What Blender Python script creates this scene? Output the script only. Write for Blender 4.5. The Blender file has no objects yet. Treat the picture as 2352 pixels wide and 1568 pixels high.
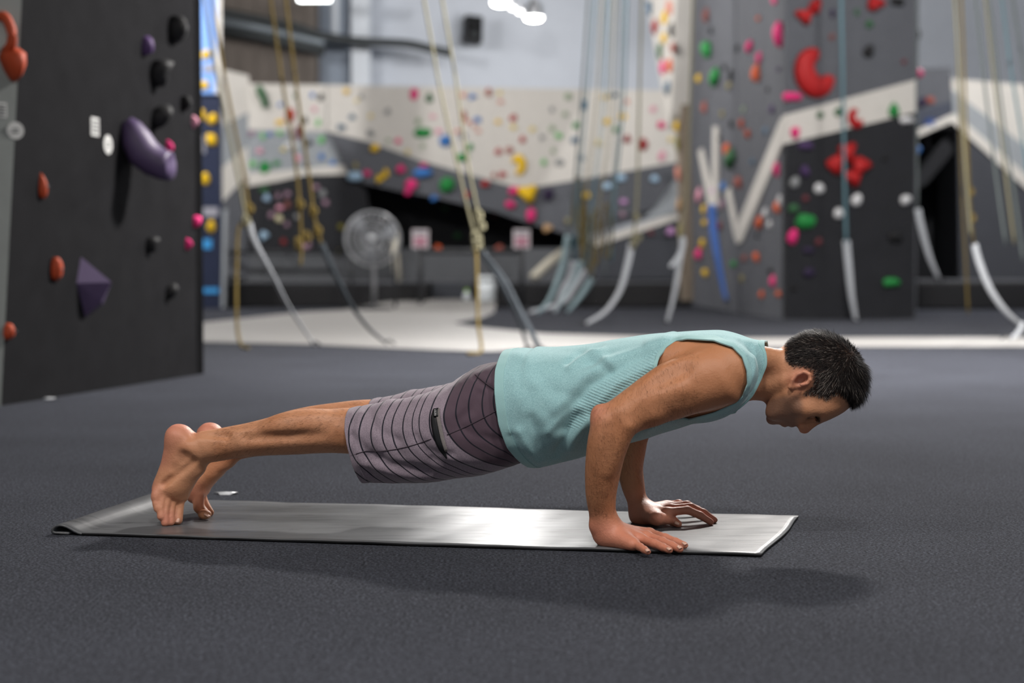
import bpy, bmesh, math, random
import numpy as np
from mathutils import Vector, Matrix
random.seed(7); np.random.seed(7)
SC = bpy.context.scene
COL = SC.collection

# ------------------------------------------------------------------ camera, world, exposure
FPX, CAMH = 4000.0, 0.60                       # focal length in pixels of a 2352 px wide frame, camera height in m
PITCH = math.atan((784 - 610) / FPX)
cam_d = bpy.data.cameras.new('camera'); cam = bpy.data.objects.new('camera', cam_d); COL.objects.link(cam)
cam.location = (0, 0, CAMH); cam.rotation_euler = (math.pi / 2 - PITCH, 0, 0)
cam_d.sensor_width = 36.0; cam_d.lens = 36.0 * FPX / 2352
cam_d.clip_end = 200; cam_d.clip_start = 0.05
cam_d.dof.use_dof = True; cam_d.dof.focus_distance = 3.82; cam_d.dof.aperture_fstop = 2.5
SC.camera = cam
SC.view_settings.view_transform = 'Standard'; SC.view_settings.look = 'None'
SC.view_settings.exposure = 0.0; SC.view_settings.gamma = 1.0
SC.view_settings.use_curve_mapping = False
world = bpy.data.worlds.new('world'); SC.world = world; world.use_nodes = True
WB = world.node_tree.nodes['Background']; WB.inputs[0].default_value = (0, 0, 0, 1); WB.inputs[1].default_value = 0.0        # closed hall: no sky, only its lamps

# ------------------------------------------------------------------ helpers: rays, materials, meshes
C0 = np.array([0, 0, CAMH]); UPV = np.array([0, math.sin(PITCH), math.cos(PITCH)]); FWD = np.array([0, math.cos(PITCH), -math.sin(PITCH)])
def ray(u, v): return np.array([(u - 1176) / FPX, 0, 0]) + UPV * (-(v - 784) / FPX) + FWD
def atY(u, v, Y):                              # world point of a photo pixel at depth Y
    d = ray(u, v); return C0 + d * (Y / d[1])
def atZ(u, v, z=0.0):                          # ... on a horizontal plane
    d = ray(u, v); return C0 + d * ((z - CAMH) / d[2])
def onplane(u, v, p0, n):
    d = ray(u, v); n = np.array(n, float); return C0 + d * (np.dot(np.array(p0) - C0, n) / np.dot(d, n))
def lin(r, g, b): return tuple(((c / 255) / 12.92 if c / 255 <= .04045 else ((c / 255 + .055) / 1.055) ** 2.4) for c in (r, g, b))
MATS = {}
def nd(nt, kind, **kw):
    n = nt.nodes.new(kind)
    for k, v in kw.items():
        if k.startswith('_'): setattr(n, k[1:], v)
        else: n.inputs[k.replace('__', ' ')].default_value = v
    return n
def mat(name, rgb, rough=.6, spec=.4, noise=0.0, nscale=20., bump=0.0, bscale=60., metal=0., emit=None, estr=0., coat=0., sss=0., detail=4.):
    if name in MATS: return MATS[name]
    m = bpy.data.materials.new(name); m.use_nodes = True; nt = m.node_tree; b = nt.nodes['Principled BSDF']; L = nt.links.new
    c = lin(*rgb); b.inputs['Base Color'].default_value = (*c, 1)
    b.inputs['Roughness'].default_value = rough; b.inputs['Specular IOR Level'].default_value = spec; b.inputs['Metallic'].default_value = metal
    b.inputs['Coat Weight'].default_value = coat
    if sss: b.inputs['Subsurface Weight'].default_value = sss; b.inputs['Subsurface Radius'].default_value = (.01, .004, .002)
    if emit: b.inputs['Emission Color'].default_value = (*emit, 1); b.inputs['Emission Strength'].default_value = estr
    if noise or bump: tc = nd(nt, 'ShaderNodeTexCoord')
    if noise:
        n = nd(nt, 'ShaderNodeTexNoise', Scale=nscale, Detail=detail); L(tc.outputs['Object'], n.inputs['Vector'])
        r = nd(nt, 'ShaderNodeValToRGB'); L(n.outputs['Fac'], r.inputs[0])
        r.color_ramp.elements[0].position = .25; r.color_ramp.elements[1].position = .75
        r.color_ramp.elements[0].color = (*[x * (1 - noise) for x in c], 1); r.color_ramp.elements[1].color = (*[min(1, x * (1 + noise)) for x in c], 1)
        L(r.outputs[0], b.inputs['Base Color'])
    if bump:
        n2 = nd(nt, 'ShaderNodeTexNoise', Scale=bscale, Detail=3.); L(tc.outputs['Object'], n2.inputs['Vector'])
        bp = nd(nt, 'ShaderNodeBump', Strength=bump, Distance=.01); L(n2.outputs['Fac'], bp.inputs['Height']); L(bp.outputs[0], b.inputs['Normal'])
    MATS[name] = m; return m
def tag(o, label=None, cat=None, group=None, kind=None):
    if label: o['label'] = label
    if cat: o['category'] = cat
    if group: o['group'] = group
    if kind: o['kind'] = kind
    return o
def mobj(name, verts, faces, m, parent=None, smooth=False):
    me = bpy.data.meshes.new(name); me.from_pydata([tuple(map(float, v)) for v in verts], [], [tuple(map(int, f)) for f in faces]); me.validate()
    return fin(name, me, m, parent, smooth)
def fin(name, me, m, parent=None, smooth=False):
    if m: me.materials.append(m)
    if smooth: me.polygons.foreach_set('use_smooth', [True] * len(me.polygons))
    o = bpy.data.objects.new(name, me); COL.objects.link(o)
    if parent: o.parent = parent
    return o
def empty(name, loc=(0, 0, 0), rz=0.):
    o = bpy.data.objects.new(name, None); COL.objects.link(o); o.location = tuple(map(float, loc)); o.rotation_euler = (0, 0, rz); o.empty_display_size = .1
    return o
def box_vf(c, h, R=None):
    vs = []
    for sx in (-1, 1):
        for sy in (-1, 1):
            for sz in (-1, 1): vs.append(np.array([sx * h[0], sy * h[1], sz * h[2]]))
    if R is not None: vs = [R @ v for v in vs]
    vs = [np.array(c) + v for v in vs]
    return vs, [(0, 1, 3, 2), (4, 6, 7, 5), (0, 4, 5, 1), (2, 3, 7, 6), (0, 2, 6, 4), (1, 5, 7, 3)]
def box(name, c, h, m, parent=None, bevel=0., R=None):
    v, f = box_vf(c, h, R); o = mobj(name, v, f, m, parent)
    if bevel: md = o.modifiers.new('bevel', 'BEVEL'); md.width = bevel; md.segments = 3
    return o
def catmull(pts, n=8):
    P = [np.array(p, float) for p in pts]
    if len(P) < 3: return [P[0] + (P[-1] - P[0]) * k / n for k in range(n + 1)]
    out = []; Q = [2 * P[0] - P[1]] + P + [2 * P[-1] - P[-2]]
    for i in range(1, len(Q) - 2):
        a, b, c, d = Q[i - 1:i + 3]
        for k in range(n):
            x = k / n; out.append(.5 * (2 * b + (c - a) * x + (2 * a - 5 * b + 4 * c - d) * x * x + (3 * b - a - 3 * c + d) * x ** 3))
    out.append(P[-1]); return out
def tube_vf(path, rad, sides=8, flat=1.0, twist=0.):
    """tube along a path; rad scalar or list; flat<1 squashes one axis (webbing)"""
    path = [np.array(p, float) for p in path]; n = len(path); V = []; F = []
    rad = [rad] * n if np.isscalar(rad) else rad
    t0 = path[1] - path[0]; ref = np.array([0, 0, 1.]) if abs(t0[2]) < .8 * np.linalg.norm(t0) else np.array([0, 1., 0])
    for i in range(n):
        t = path[min(i + 1, n - 1)] - path[max(i - 1, 0)]; t = t / (np.linalg.norm(t) + 1e-9)
        a = np.cross(ref, t); a /= np.linalg.norm(a) + 1e-9; b = np.cross(t, a)
        tw = twist * i / max(1, n - 1)
        for k in range(sides):
            g = 2 * math.pi * k / sides; ca, sa = math.cos(g), math.sin(g) * flat
            x = ca * math.cos(tw) - sa * math.sin(tw); y = ca * math.sin(tw) + sa * math.cos(tw)
            V.append(path[i] + rad[i] * (x * a + y * b))
    for i in range(n - 1):
        for k in range(sides):
            k2 = (k + 1) % sides; F.append((i * sides + k, i * sides + k2, (i + 1) * sides + k2, (i + 1) * sides + k))
    F.append(tuple(range(sides - 1, -1, -1))); F.append(tuple((n - 1) * sides + k for k in range(sides)))
    return V, F
def tube(name, path, rad, m, parent=None, sides=8, flat=1., twist=0.):
    v, f = tube_vf(path, rad, sides, flat, twist); return mobj(name, v, f, m, parent, True)
# ------------------------------------------------------------------ lamps of the hall (high-bay fixtures)
M_house = mat('lamp_housing', (150, 152, 155), .4, .5, metal=.6)
M_lens = mat('lamp_lens', (255, 255, 250), .4, emit=(1, .97, .92), estr=14)
def highbay(loc, power, size=.55, color=(1, .96, .92), label='round high-bay lamp hanging under the dark roof', group=None, omni=False, where=None):
    t = empty(f'high_bay_lamp_{where}_offscreen' if where else 'high_bay_lamp', loc); tag(t, label, 'lamp', group)
    prof = [(.05, .30), (.07, .24), (.13, .20), (.14, .12), (size * .5 * .75, .06), (size * .5, 0), (size * .5 - .01, 0), (size * .5 * .75 - .01, .05)]
    V = []; F = []; n = 20
    for r, z in prof:
        for k in range(n): a = 2 * math.pi * k / n; V.append((r * math.cos(a), r * math.sin(a), z))
    for i in range(len(prof) - 1):
        for k in range(n): F.append((i * n + k, i * n + (k + 1) % n, (i + 1) * n + (k + 1) % n, (i + 1) * n + k))
    F.append(tuple(range(n))); mobj('housing', V, F, M_house, t, True)
    V = []; F = []
    for z, r in ((.012, size * .46), (-.03, size * .40), (-.05, size * .22)):
        for k in range(n): a = 2 * math.pi * k / n; V.append((r * math.cos(a), r * math.sin(a), z))
    for i in range(2):
        for k in range(n): F.append((i * n + k, i * n + (k + 1) % n, (i + 1) * n + (k + 1) % n, (i + 1) * n + k))
    F.append(tuple(2 * n + k for k in range(n))); F.append(tuple(n - 1 - k for k in range(n))); mobj('lens', V, F, M_lens, t, True)
    tube('stem', [(0, 0, .28), (0, 0, CEIL - loc[2])], .012, M_house, t, 6)
    ln_ = f'high_bay_light_{where}_offscreen' if where else 'lamp_light'
    ld = bpy.data.lights.new(ln_, 'POINT' if omni else 'AREA'); ld.energy = power; ld.color = color
    if omni: ld.shadow_soft_size = .10
    else: ld.shape = 'DISK'; ld.size = size * .95
    lo = bpy.data.objects.new(ln_, ld); COL.objects.link(lo); lo.parent = t; lo.location = (0, 0, (-.30 if where else -.13) if omni else -.07)
    return t
CEIL = 7.6
# ------------------------------------------------------------------ floor, walls, ceiling
fm = bpy.data.materials.new('carpet'); fm.use_nodes = True; nt = fm.node_tree; b = nt.nodes['Principled BSDF']; L = nt.links.new
b.inputs['Roughness'].default_value = .95; b.inputs['Specular IOR Level'].default_value = .03; b.inputs['Sheen Weight'].default_value = .02; b.inputs['Sheen Roughness'].default_value = .6
tc = nd(nt, 'ShaderNodeTexCoord'); n1 = nd(nt, 'ShaderNodeTexNoise', Scale=165., Detail=6., Roughness=.8); n2 = nd(nt, 'ShaderNodeTexNoise', Scale=38., Detail=6., Roughness=.7); n3 = nd(nt, 'ShaderNodeTexNoise', Scale=1.4, Detail=3.)
for n in (n1, n2, n3): L(tc.outputs['Object'], n.inputs['Vector'])
r1 = nd(nt, 'ShaderNodeValToRGB'); L(n1.outputs['Fac'], r1.inputs[0]); e = r1.color_ramp.elements; e[0].position = .42; e[0].color = (*lin(19, 20, 24), 1); e[1].position = .62; e[1].color = (*lin(84, 87, 97), 1)
r2 = nd(nt, 'ShaderNodeMapRange'); L(n2.outputs['Fac'], r2.inputs['Value']); r2.inputs['From Min'].default_value = .3; r2.inputs['From Max'].default_value = .7; r2.inputs['To Min'].default_value = .72; r2.inputs['To Max'].default_value = 1.18
r3 = nd(nt, 'ShaderNodeMapRange'); L(n3.outputs['Fac'], r3.inputs['Value']); r3.inputs['From Min'].default_value = .3; r3.inputs['From Max'].default_value = .7; r3.inputs['To Min'].default_value = .88; r3.inputs['To Max'].default_value = 1.1
m1 = nd(nt, 'ShaderNodeMath', _operation='MULTIPLY'); L(r2.outputs[0], m1.inputs[0]); L(r3.outputs[0], m1.inputs[1])
# sparse pale lint
vo = nd(nt, 'ShaderNodeTexVoronoi', Scale=9.); L(tc.outputs['Object'], vo.inputs['Vector']); lt = nd(nt, 'ShaderNodeMath', _operation='LESS_THAN'); L(vo.outputs['Distance'], lt.inputs[0]); lt.inputs[1].default_value = .012
mx = nd(nt, 'ShaderNodeMix', _data_type='RGBA', _blend_type='MULTIPLY'); mx.inputs[0].default_value = 1; L(r1.outputs[0], mx.inputs[6]); L(m1.outputs[0], mx.inputs[7])
mx2 = nd(nt, 'ShaderNodeMix', _data_type='RGBA'); L(lt.outputs[0], mx2.inputs[0]); L(mx.outputs[2], mx2.inputs[6]); mx2.inputs[7].default_value = (*lin(150, 150, 150), 1); L(mx2.outputs[2], b.inputs['Base Color'])
bp = nd(nt, 'ShaderNodeBump', Strength=.55, Distance=.006); L(n1.outputs['Fac'], bp.inputs['Height']); L(bp.outputs[0], b.inputs['Normal'])
tag(mobj('floor', [(-9, -4, 0), (14, -4, 0), (14, 35, 0), (-9, 35, 0)], [(0, 1, 2, 3)], fm), kind='structure')
M_white = mat('white_painted_block', (206, 212, 222), .7, .25, .03, 3, .12, 25)
M_taupe = mat('taupe_cladding', (118, 110, 104), .7, .2, .10, 2)
M_dgrey = mat('dark_roof', (38, 38, 40), .8, .2)
def slab(name, pts, n, th, m, parent=None):
    pts = [np.array(p) for p in pts]; n = np.array(n, float); n /= np.linalg.norm(n); k = len(pts); V = pts + [p + n * th for p in pts]
    F = [tuple(range(k)), tuple(range(2 * k - 1, k - 1, -1))] + [(i, i + k, (i + 1) % k + k, (i + 1) % k) for i in range(k)]
    return mobj(name, V, F, m, parent)
def wall(name, x0, x1, y0, y1, z0, z1, m): return tag(box(name, ((x0 + x1) / 2, (y0 + y1) / 2, (z0 + z1) / 2), ((x1 - x0) / 2, (y1 - y0) / 2, (z1 - z0) / 2), m), kind='structure')
xw = lambda u, Y: (u - 1176) / FPX * Y
wall('wall_back', xw(742, 33), 14.2, 33, 33.3, 0, CEIL, M_white)
wall('wall_back_corner', -9, xw(742, 33), 32, 33.3, 0, CEIL, M_taupe)
wall('wall_left', -9.3, -9, -4, 33.3, 0, CEIL, M_taupe)
wall('wall_right', 14, 14.3, -4, 33.3, 0, CEIL, M_white)
wall('wall_front', -9.3, 14.3, -4.3, -4, 0, CEIL, M_white)
wall('ceiling', -9.3, 14.3, -4, 33.3, CEIL, CEIL + .2, M_dgrey)
# vertical cladding ribs and the white column
for k in range(11): tag(box('trim_%d' % (k + 1), (xw(742, 33) - .12 - k * .30, 31.98, 4.2), (.05, .03, 3.2), M_taupe), kind='structure')
M_col = mat('white_column', (222, 228, 236), .6, .3)
tag(box('steel_column', (xw(832, 32.6), 32.6, CEIL / 2), (.17, .2, CEIL / 2), M_col), 'white steel column standing against the white back wall', 'column')
wall('wall_back_return', xw(742, 33), xw(808, 33), 32.6, 33, 0, CEIL, mat('bluegrey_paint', (148, 158, 172), .7, .2))
# pale walkway on the carpet
M_path = mat('cream_rubber', (148, 146, 144), .55, .4, .05, 4)
pp = [(455, 784), (700, 790), (1000, 803), (1120, 806), (1250, 800), (1500, 796), (2000, 795), (2950, 795), (2950, 773), (2000, 774), (1600, 776), (1250, 765), (1090, 750), (1040, 741), (1110, 728), (1136, 716), (1136, 711), (790, 711), (700, 716), (455, 741)]
pv = [atZ(u, v, .004) for u, v in pp]; tag(slab('floor_path', pv, (0, 0, -1), .0035, M_path), kind='structure')

ra_ = [atZ(790, 711, .004), atZ(1137, 711, .004), atY(1140, 687, 25.1), atY(960, 687, 25.1), atY(880, 694, 24.85)]
tag(slab('floor_ramp', ra_, (0, 0, -1), .0035, M_path), kind='structure')
# ------------------------------------------------------------------ lamps
highbay((2.0, 10.2, 4.7), 1150, .80, label='wide high-bay lamp hanging between the black wall and the tower', where='mid_right')
for x, y, w_, l in ((-3.4, 1.0, 'front_left', 'high-bay lamp hanging behind the pale grey end of the charcoal wall'), (0.2, .6, 'front_middle', 'high-bay lamp hanging in the middle of the row behind the open carpet'), (3.4, 1.0, 'front_right', 'high-bay lamp hanging over the empty carpet right of the mat')):
    highbay((x, y, 4.7), 140, .80, label=l, where=w_)
for (x, y), w_, p in zip(((-6.4, 16), (3.6, 16.5), (8.0, 15), (-6.2, 22.0), (-.15, 22.0), (6.4, 22)), ('hall_left', 'hall_middle', 'hall_right', 'back_left', 'back_middle', 'back_right'), (280, 240, 240, 840, 430, 780)):
    highbay((x, y, 5.2), p, .75, (1, .98, .96), 'high-bay lamp in the rows above the climbing area', 'high-bay lamps above the climbing area', True, w_)
for (u, v), Y, sz_, l in (((1150, 6), 28, .33, 'big round bright lamp beside the pair of tiny lamps'), ((1226, 40), 29, .34, 'round bright lamp hanging lowest before the white wall')):
    p = atY(u, v, Y); highbay(tuple(p), 160, sz_, (1, .98, .96), l, None, True)
M_spot = mat('spot_lens', (255, 255, 255), .4, emit=(1, .98, .95), estr=4)
for (u, v) in ((1177, 17), (1195, 26)):
    p = atY(u, v, 28.6); t = tag(empty('spot_lamp', p), 'tiny spot lamp between the two larger bright lamps', 'lamp', 'tiny spot lamps')
    tube('spot_can', [(0, .02, .12), (0, 0, .02), (0, 0, 0)], [.03, .06, .06], M_house, t, 12); tube('spot_lens', [(0, 0, 0), (0, 0, -.03)], [.055, .05], M_spot, t, 12); tube('stem', [(0, .02, .1), (0, .02, CEIL - p[2])], .008, M_house, t, 6)
# strip light and ducts in the upper left corner
p = atY(722, -6, 30.0); t = tag(empty('strip_light', p), 'bright strip light under the roof by the taupe wall', 'lamp')
box('strip_housing', (0, 0, .05), (.30, .10, .05), M_house, t); box('diffuser', (0, 0, -.03), (.27, .08, .03), mat('strip_lens', (255, 255, 255), .4, emit=(.95, 1, .98), estr=9), t)
for dx in (-.25, .25): tube('stem', [(dx, 0, .1), (dx, 0, CEIL - p[2])], .008, M_house, t, 6)
M_pipe = mat('dark_pipe', (58, 62, 64), .5, .4); M_steel = mat('galvanised', (150, 160, 168), .45, .5, metal=.3)
pth = [atY(*q) for q in ((480, 22, 31.4), (600, 45, 31.4), (680, 62, 31.4), (740, 82, 31.6), (830, 95, 31.8), (930, 100, 31.8), (990, 112, 31.8), (1036, 122, 31.8))]
tag(tube('roof_duct', catmull(pth, 5), .08, M_pipe, None, 10), 'long dark pipe running along the back wall to the speaker', 'pipe')
pth = [atY(*q) for q in ((480, 66, 31.6), (600, 85, 31.6), (745, 118, 31.6))]
tag(tube('cable_tray', pth, .10, M_pipe, None, 4), 'dark steel channel under the pale channel on the taupe wall', 'beam')
pth = [atY(*q) for q in ((480, 44, 31.7), (600, 64, 31.7), (745, 98, 31.7))]
tag(tube('cable_tray', pth, .11, M_steel, None, 4), 'pale galvanised channel fixed along the taupe wall', 'beam')
p0 = atY(770, 82, 31.9); tag(tube('drop_pipe', [(p0[0], p0[1], p0[2]), (p0[0], p0[1], CEIL)], .06, M_col, None, 10), 'short white pipe dropping from the roof to the dark pipe', 'pipe')
# loudspeaker
p = atY(1085, 70, 32.4); t = tag(empty('loudspeaker', p), 'black box loudspeaker mounted high on the white wall', 'speaker'); t.rotation_euler = (math.radians(-8), math.radians(4), math.radians(18))
M_blk = mat('black_plastic', (24, 24, 27), .5, .4); box('cabinet', (0, 0, 0), (.16, .14, .25), M_blk, t, .02)
box('grille', (0, -.145, 0), (.14, .006, .23), mat('black_grille', (15, 15, 17), .7, .2, .2, 200), t); box('bracket', (0, .38, 0), (.03, .26, .05), M_blk, t)
for zz in (-.1, .12): tube('cone', [(0, -.150, zz), (0, -.156, zz)], .075 if zz < 0 else .035, M_pipe, t, 16)

# ------------------------------------------------------------------ exercise mat with its rolled end
A = atZ(1752, 1280); Bc = atZ(1838, 1191); Cn = atZ(112, 1228); ex = (Cn - A); Lm = np.linalg.norm(ex); ex /= Lm; ey = np.array([-ex[1], ex[0], 0]); ey = ey if ey[1] > 0 else -ey; Wm = (Bc - A) @ ey
skew = ((Bc - A) @ ex)
prof = []; R0 = .017                            # (distance along, height) of the under side
flat = Lm - .086
for k in range(90): x = flat * k / 89; prof.append((x, .0012 + .0006 * math.sin(x * 9) + .0004 * math.sin(x * 23 + 1)))
for dx, dz in ((.010, .0016), (.020, .0035), (.030, .0075), (.040, .0130), (.050, .0180), (.060, .0208), (.068, .0212), (.076, .0192), (.082, .0155), (.0855, .0108), (.0855, .0070), (.080, .0056), (.065, .0054), (.045, .0054)): prof.append((flat + dx, dz))
cx = flat
nb = 25; V = []; F = []; th = .0048
rsm = np.random.RandomState(5)
for i, (x, z) in enumerate(prof):
    dx = prof[min(i + 1, len(prof) - 1)][0] - prof[max(i - 1, 0)][0]; dz = prof[min(i + 1, len(prof) - 1)][1] - prof[max(i - 1, 0)][1]; l = math.hypot(dx, dz); nx, nz = -dz / l, dx / l
    for j in range(nb):
        f = j / (nb - 1); ro = .85 + .55 * f if i > 89 else 1.
        xx = (x - cx) * (.9 + .3 * f) + cx if i > 89 else x; zz = max(z * ro, .0054 if i > 98 else 0)
        wob = .004 * math.sin(f * 7 + 1) * (1 - min(1, x / .1)) if i < 20 else 0
        y = f * Wm + (.0025 * math.sin(x * 5.3 + f * 2) if j in (0, nb - 1) else 0)
        base = A + ex * (xx + wob + skew * f * (1 - min(1, x / Lm)) + skew * .75 * f * min(1, x / Lm)) + ey * y
        up = .0006 * math.sin(x * 11 + f * 9) + .0005 * math.sin(x * 31 - f * 5)
        V.append(base + np.array([0, 0, zz + abs(up)]) ); 
n0 = len(V)
for i, (x, z) in enumerate(prof):
    dx = prof[min(i + 1, len(prof) - 1)][0] - prof[max(i - 1, 0)][0]; dz = prof[min(i + 1, len(prof) - 1)][1] - prof[max(i - 1, 0)][1]; l = math.hypot(dx, dz)
    for j in range(nb): V.append(V[i * nb + j] + (ex * (-dz / l) + np.array([0, 0, dx / l])) * th)
npf = len(prof)
for i in range(npf - 1):
    for j in range(nb - 1):
        q = (i * nb + j, i * nb + j + 1, (i + 1) * nb + j + 1, (i + 1) * nb + j); F.append(q); F.append(tuple(n0 + k for k in q[::-1]))
for i in range(npf - 1): F.append((i * nb, (i + 1) * nb, n0 + (i + 1) * nb, n0 + i * nb)); F.append((i * nb + nb - 1, n0 + i * nb + nb - 1, n0 + (i + 1) * nb + nb - 1, (i + 1) * nb + nb - 1))
for j in range(nb - 1): F.append((j, n0 + j, n0 + j + 1, j + 1)); k = (npf - 1) * nb; F.append((k + j, k + j + 1, n0 + k + j + 1, n0 + k + j))
mm = bpy.data.materials.new('grey_mat_rubber'); mm.use_nodes = True; nt = mm.node_tree; b = nt.nodes['Principled BSDF']; L = nt.links.new
tc = nd(nt, 'ShaderNodeTexCoord'); mp = nd(nt, 'ShaderNodeMapping'); mp.inputs['Rotation'].default_value = (0, 0, math.radians(11)); mp.inputs['Scale'].default_value = (7, 34, 10); L(tc.outputs['Object'], mp.inputs['Vector'])
n1 = nd(nt, 'ShaderNodeTexNoise', Scale=1., Detail=6., Roughness=.6, Distortion=.6); L(mp.outputs[0], n1.inputs['Vector']); n2 = nd(nt, 'ShaderNodeTexNoise', Scale=3., Detail=4.); L(tc.outputs['Object'], n2.inputs['Vector'])
r = nd(nt, 'ShaderNodeValToRGB'); L(n1.outputs['Fac'], r.inputs[0]); e = r.color_ramp.elements; e[0].position = .28; e[0].color = (*lin(52, 53, 55), 1); e[1].position = .46; e[1].color = (*lin(88, 89, 91), 1); L(r.outputs[0], b.inputs['Base Color'])
rr_ = nd(nt, 'ShaderNodeMapRange'); L(n1.outputs['Fac'], rr_.inputs['Value']); rr_.inputs['To Min'].default_value = .42; rr_.inputs['To Max'].default_value = .26; L(rr_.outputs[0], b.inputs['Roughness']); b.inputs['Specular IOR Level'].default_value = .30
bp = nd(nt, 'ShaderNodeBump', Strength=.25, Distance=.004); L(n2.outputs['Fac'], bp.inputs['Height']); L(bp.outputs[0], b.inputs['Normal'])
Ao = A.copy(); yoga = mobj('exercise_mat', [v - Ao for v in V], F, mm, None, True); yoga.location = tuple(Ao)
yoga.data.materials.append(mat('mat_underside', (24, 24, 26), .8, .2))
for pidx, pol in enumerate(yoga.data.polygons):
    lowv = [v for v in pol.vertices if v < n0]
    if lowv and not min(lowv) >= 90 * nb: pol.material_index = 1
tag(yoga, 'shiny grey rubber exercise mat with one end curled, lying on the dark carpet', 'mat')
# ------------------------------------------------------------------ climbing walls
M_cream = mat('cream_panel', (208, 204, 198), .8, .2, .03, 6, .08, 90)
M_lgrey = mat('light_grey_panel', (150, 155, 160), .8, .2, .05, 5, .08, 90)
M_mgrey = mat('mid_grey_panel', (92, 94, 100), .8, .2, .06, 5, .08, 90)
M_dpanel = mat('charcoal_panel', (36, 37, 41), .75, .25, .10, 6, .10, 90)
M_wallk = mat('near_black_grit', (27, 27, 29), .9, .06, .16, 7, .22, 160)
M_navy = mat('navy_panel', (30, 38, 62), .7, .3, .08, 6)
# near left wall: charcoal face receding from (0,932) to (467,858) of the photo, pale face in front of it
La = atZ(2, 932); Lb = atZ(468, 858); ld = Lb - La; ld /= np.linalg.norm(ld); ln = np.array([ld[1], -ld[0], 0.]); ln = ln if ln[0] > 0 else -ln   # faces the room
LP = lambda u, v: onplane(u, v, La, ln)
lw = tag(empty('climbing_wall', (La + Lb) / 2), 'charcoal climbing wall with purple, orange and black holds', 'climbing wall')
def kid(o, par): o.parent = par; o.matrix_parent_inverse = Matrix.Translation(-Vector(par.location)); return o
t1 = LP(58, -160); t2 = Lb.copy(); t2[2] = t1[2] + .3
kid(slab('charcoal_panel', [La, Lb, t2, t1], -ln, .12, M_wallk), lw)
ea = La + np.array([-1.6, -1.2, 0]); et = t1 + np.array([-1.6, -1.2, 0]); nn_ = np.cross(La - ea, t1 - La); nn_ /= np.linalg.norm(nn_)
if nn_[1] > 0: nn_ = -nn_
PAL0 = La; 
kid(slab('pale_panel', [ea, La, t1, et], -nn_, .12, mat('pale_grit', (122, 126, 124), .8, .2, .06, 8, .15, 160)), lw)
e0 = Lb; kid(slab('end_panel', [e0, e0 - ln * .5, e0 - ln * .5 + np.array([0, 0, t2[2]]), e0 + np.array([0, 0, t2[2]])], -ld, .1, M_wallk), lw)
PP = lambda u, v: onplane(u, v, La, nn_)
# bouldering wall at the back
YB = 27.0
bw = tag(empty('bouldering_wall', atY(1060, 700, YB) * [1, 1, 0]), 'cream and grey bouldering wall full of coloured holds below the white wall', 'climbing wall')
def bpanel(name, px, m, Y=YB, th=.12): return kid(slab(name, [atY(u, v, Y) for u, v in px], (0, 1, 0), th, m), bw)
bpanel('cream_panel', [(570, 192), (750, 195), (750, 302), (570, 297)], M_cream, YB - .02)
bpanel('cream_panel', [(752, 195), (1570, 208), (1580, 368), (1320, 414), (1200, 434), (1100, 407), (960, 367), (850, 327), (752, 302)], M_cream)
bpanel('light_grey_panel', [(570, 298), (750, 303), (790, 380), (690, 388), (570, 398)], M_lgrey, YB - .05)
bpanel('cream_band', [(570, 398), (690, 388), (790, 378), (800, 400), (700, 402), (640, 416), (570, 428)], M_cream, YB - .08)
bpanel('charcoal_panel', [(568, 428), (640, 416), (700, 402), (800, 400), (842, 440), (850, 500), (830, 576), (568, 576)], M_dpanel, YB - .11)
bpanel('grey_panel', [(750, 303), (850, 327), (960, 367), (1100, 407), (1200, 434), (1320, 414), (1590, 366), (1590, 482), (1440, 512), (1330, 548), (1300, 537), (1210, 511), (1136, 485), (1052, 466), (990, 451), (918, 439), (835, 420), (790, 380)], M_mgrey, YB - .16)
dp = [((1330, 425), .30), ((1440, 395), .36), ((1520, 385), .38), ((1535, 430), .30), ((1500, 480), .22), ((1420, 500), .19), ((1340, 530), .17)]
kid(slab('leaning_facet', [atY(u, v, YB - .17 - .2 * (530 - v) / 145) for (u, v), o in dp], (0, 1, 0), .12, M_mgrey), bw)
bpanel('light_grey_panel', [(1535, 430), (1590, 372), (1600, 482), (1480, 502)], M_lgrey, YB - .2)
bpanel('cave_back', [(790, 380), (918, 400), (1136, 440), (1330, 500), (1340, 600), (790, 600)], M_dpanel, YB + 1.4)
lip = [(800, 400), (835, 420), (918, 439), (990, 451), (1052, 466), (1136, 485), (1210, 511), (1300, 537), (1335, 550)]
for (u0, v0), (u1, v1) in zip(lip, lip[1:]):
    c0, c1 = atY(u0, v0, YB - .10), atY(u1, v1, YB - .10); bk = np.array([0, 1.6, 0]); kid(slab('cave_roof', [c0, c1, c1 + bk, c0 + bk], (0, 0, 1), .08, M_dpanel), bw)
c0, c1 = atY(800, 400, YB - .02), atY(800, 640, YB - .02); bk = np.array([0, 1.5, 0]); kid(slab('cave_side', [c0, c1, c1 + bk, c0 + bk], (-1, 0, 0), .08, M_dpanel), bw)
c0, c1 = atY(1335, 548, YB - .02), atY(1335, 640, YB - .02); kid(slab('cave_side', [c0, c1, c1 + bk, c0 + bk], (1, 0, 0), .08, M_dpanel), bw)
bpanel('grey_base', [(500, 570), (1600, 570), (1600, 655), (500, 655)], mat('grey_base', (92, 94, 98), .8, .2, .05, 4), YB - .06)
bpanel('charcoal_panel', [(1325, 562), (1365, 548), (1560, 486), (1600, 490), (1600, 640), (1290, 640)], mat('steel_grey_panel', (66, 68, 74), .8, .2, .05, 4), YB - .14)
bpanel('white_band', [(1355, 552), (1560, 486), (1566, 500), (1362, 568)], M_cream, YB - .17)
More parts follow.
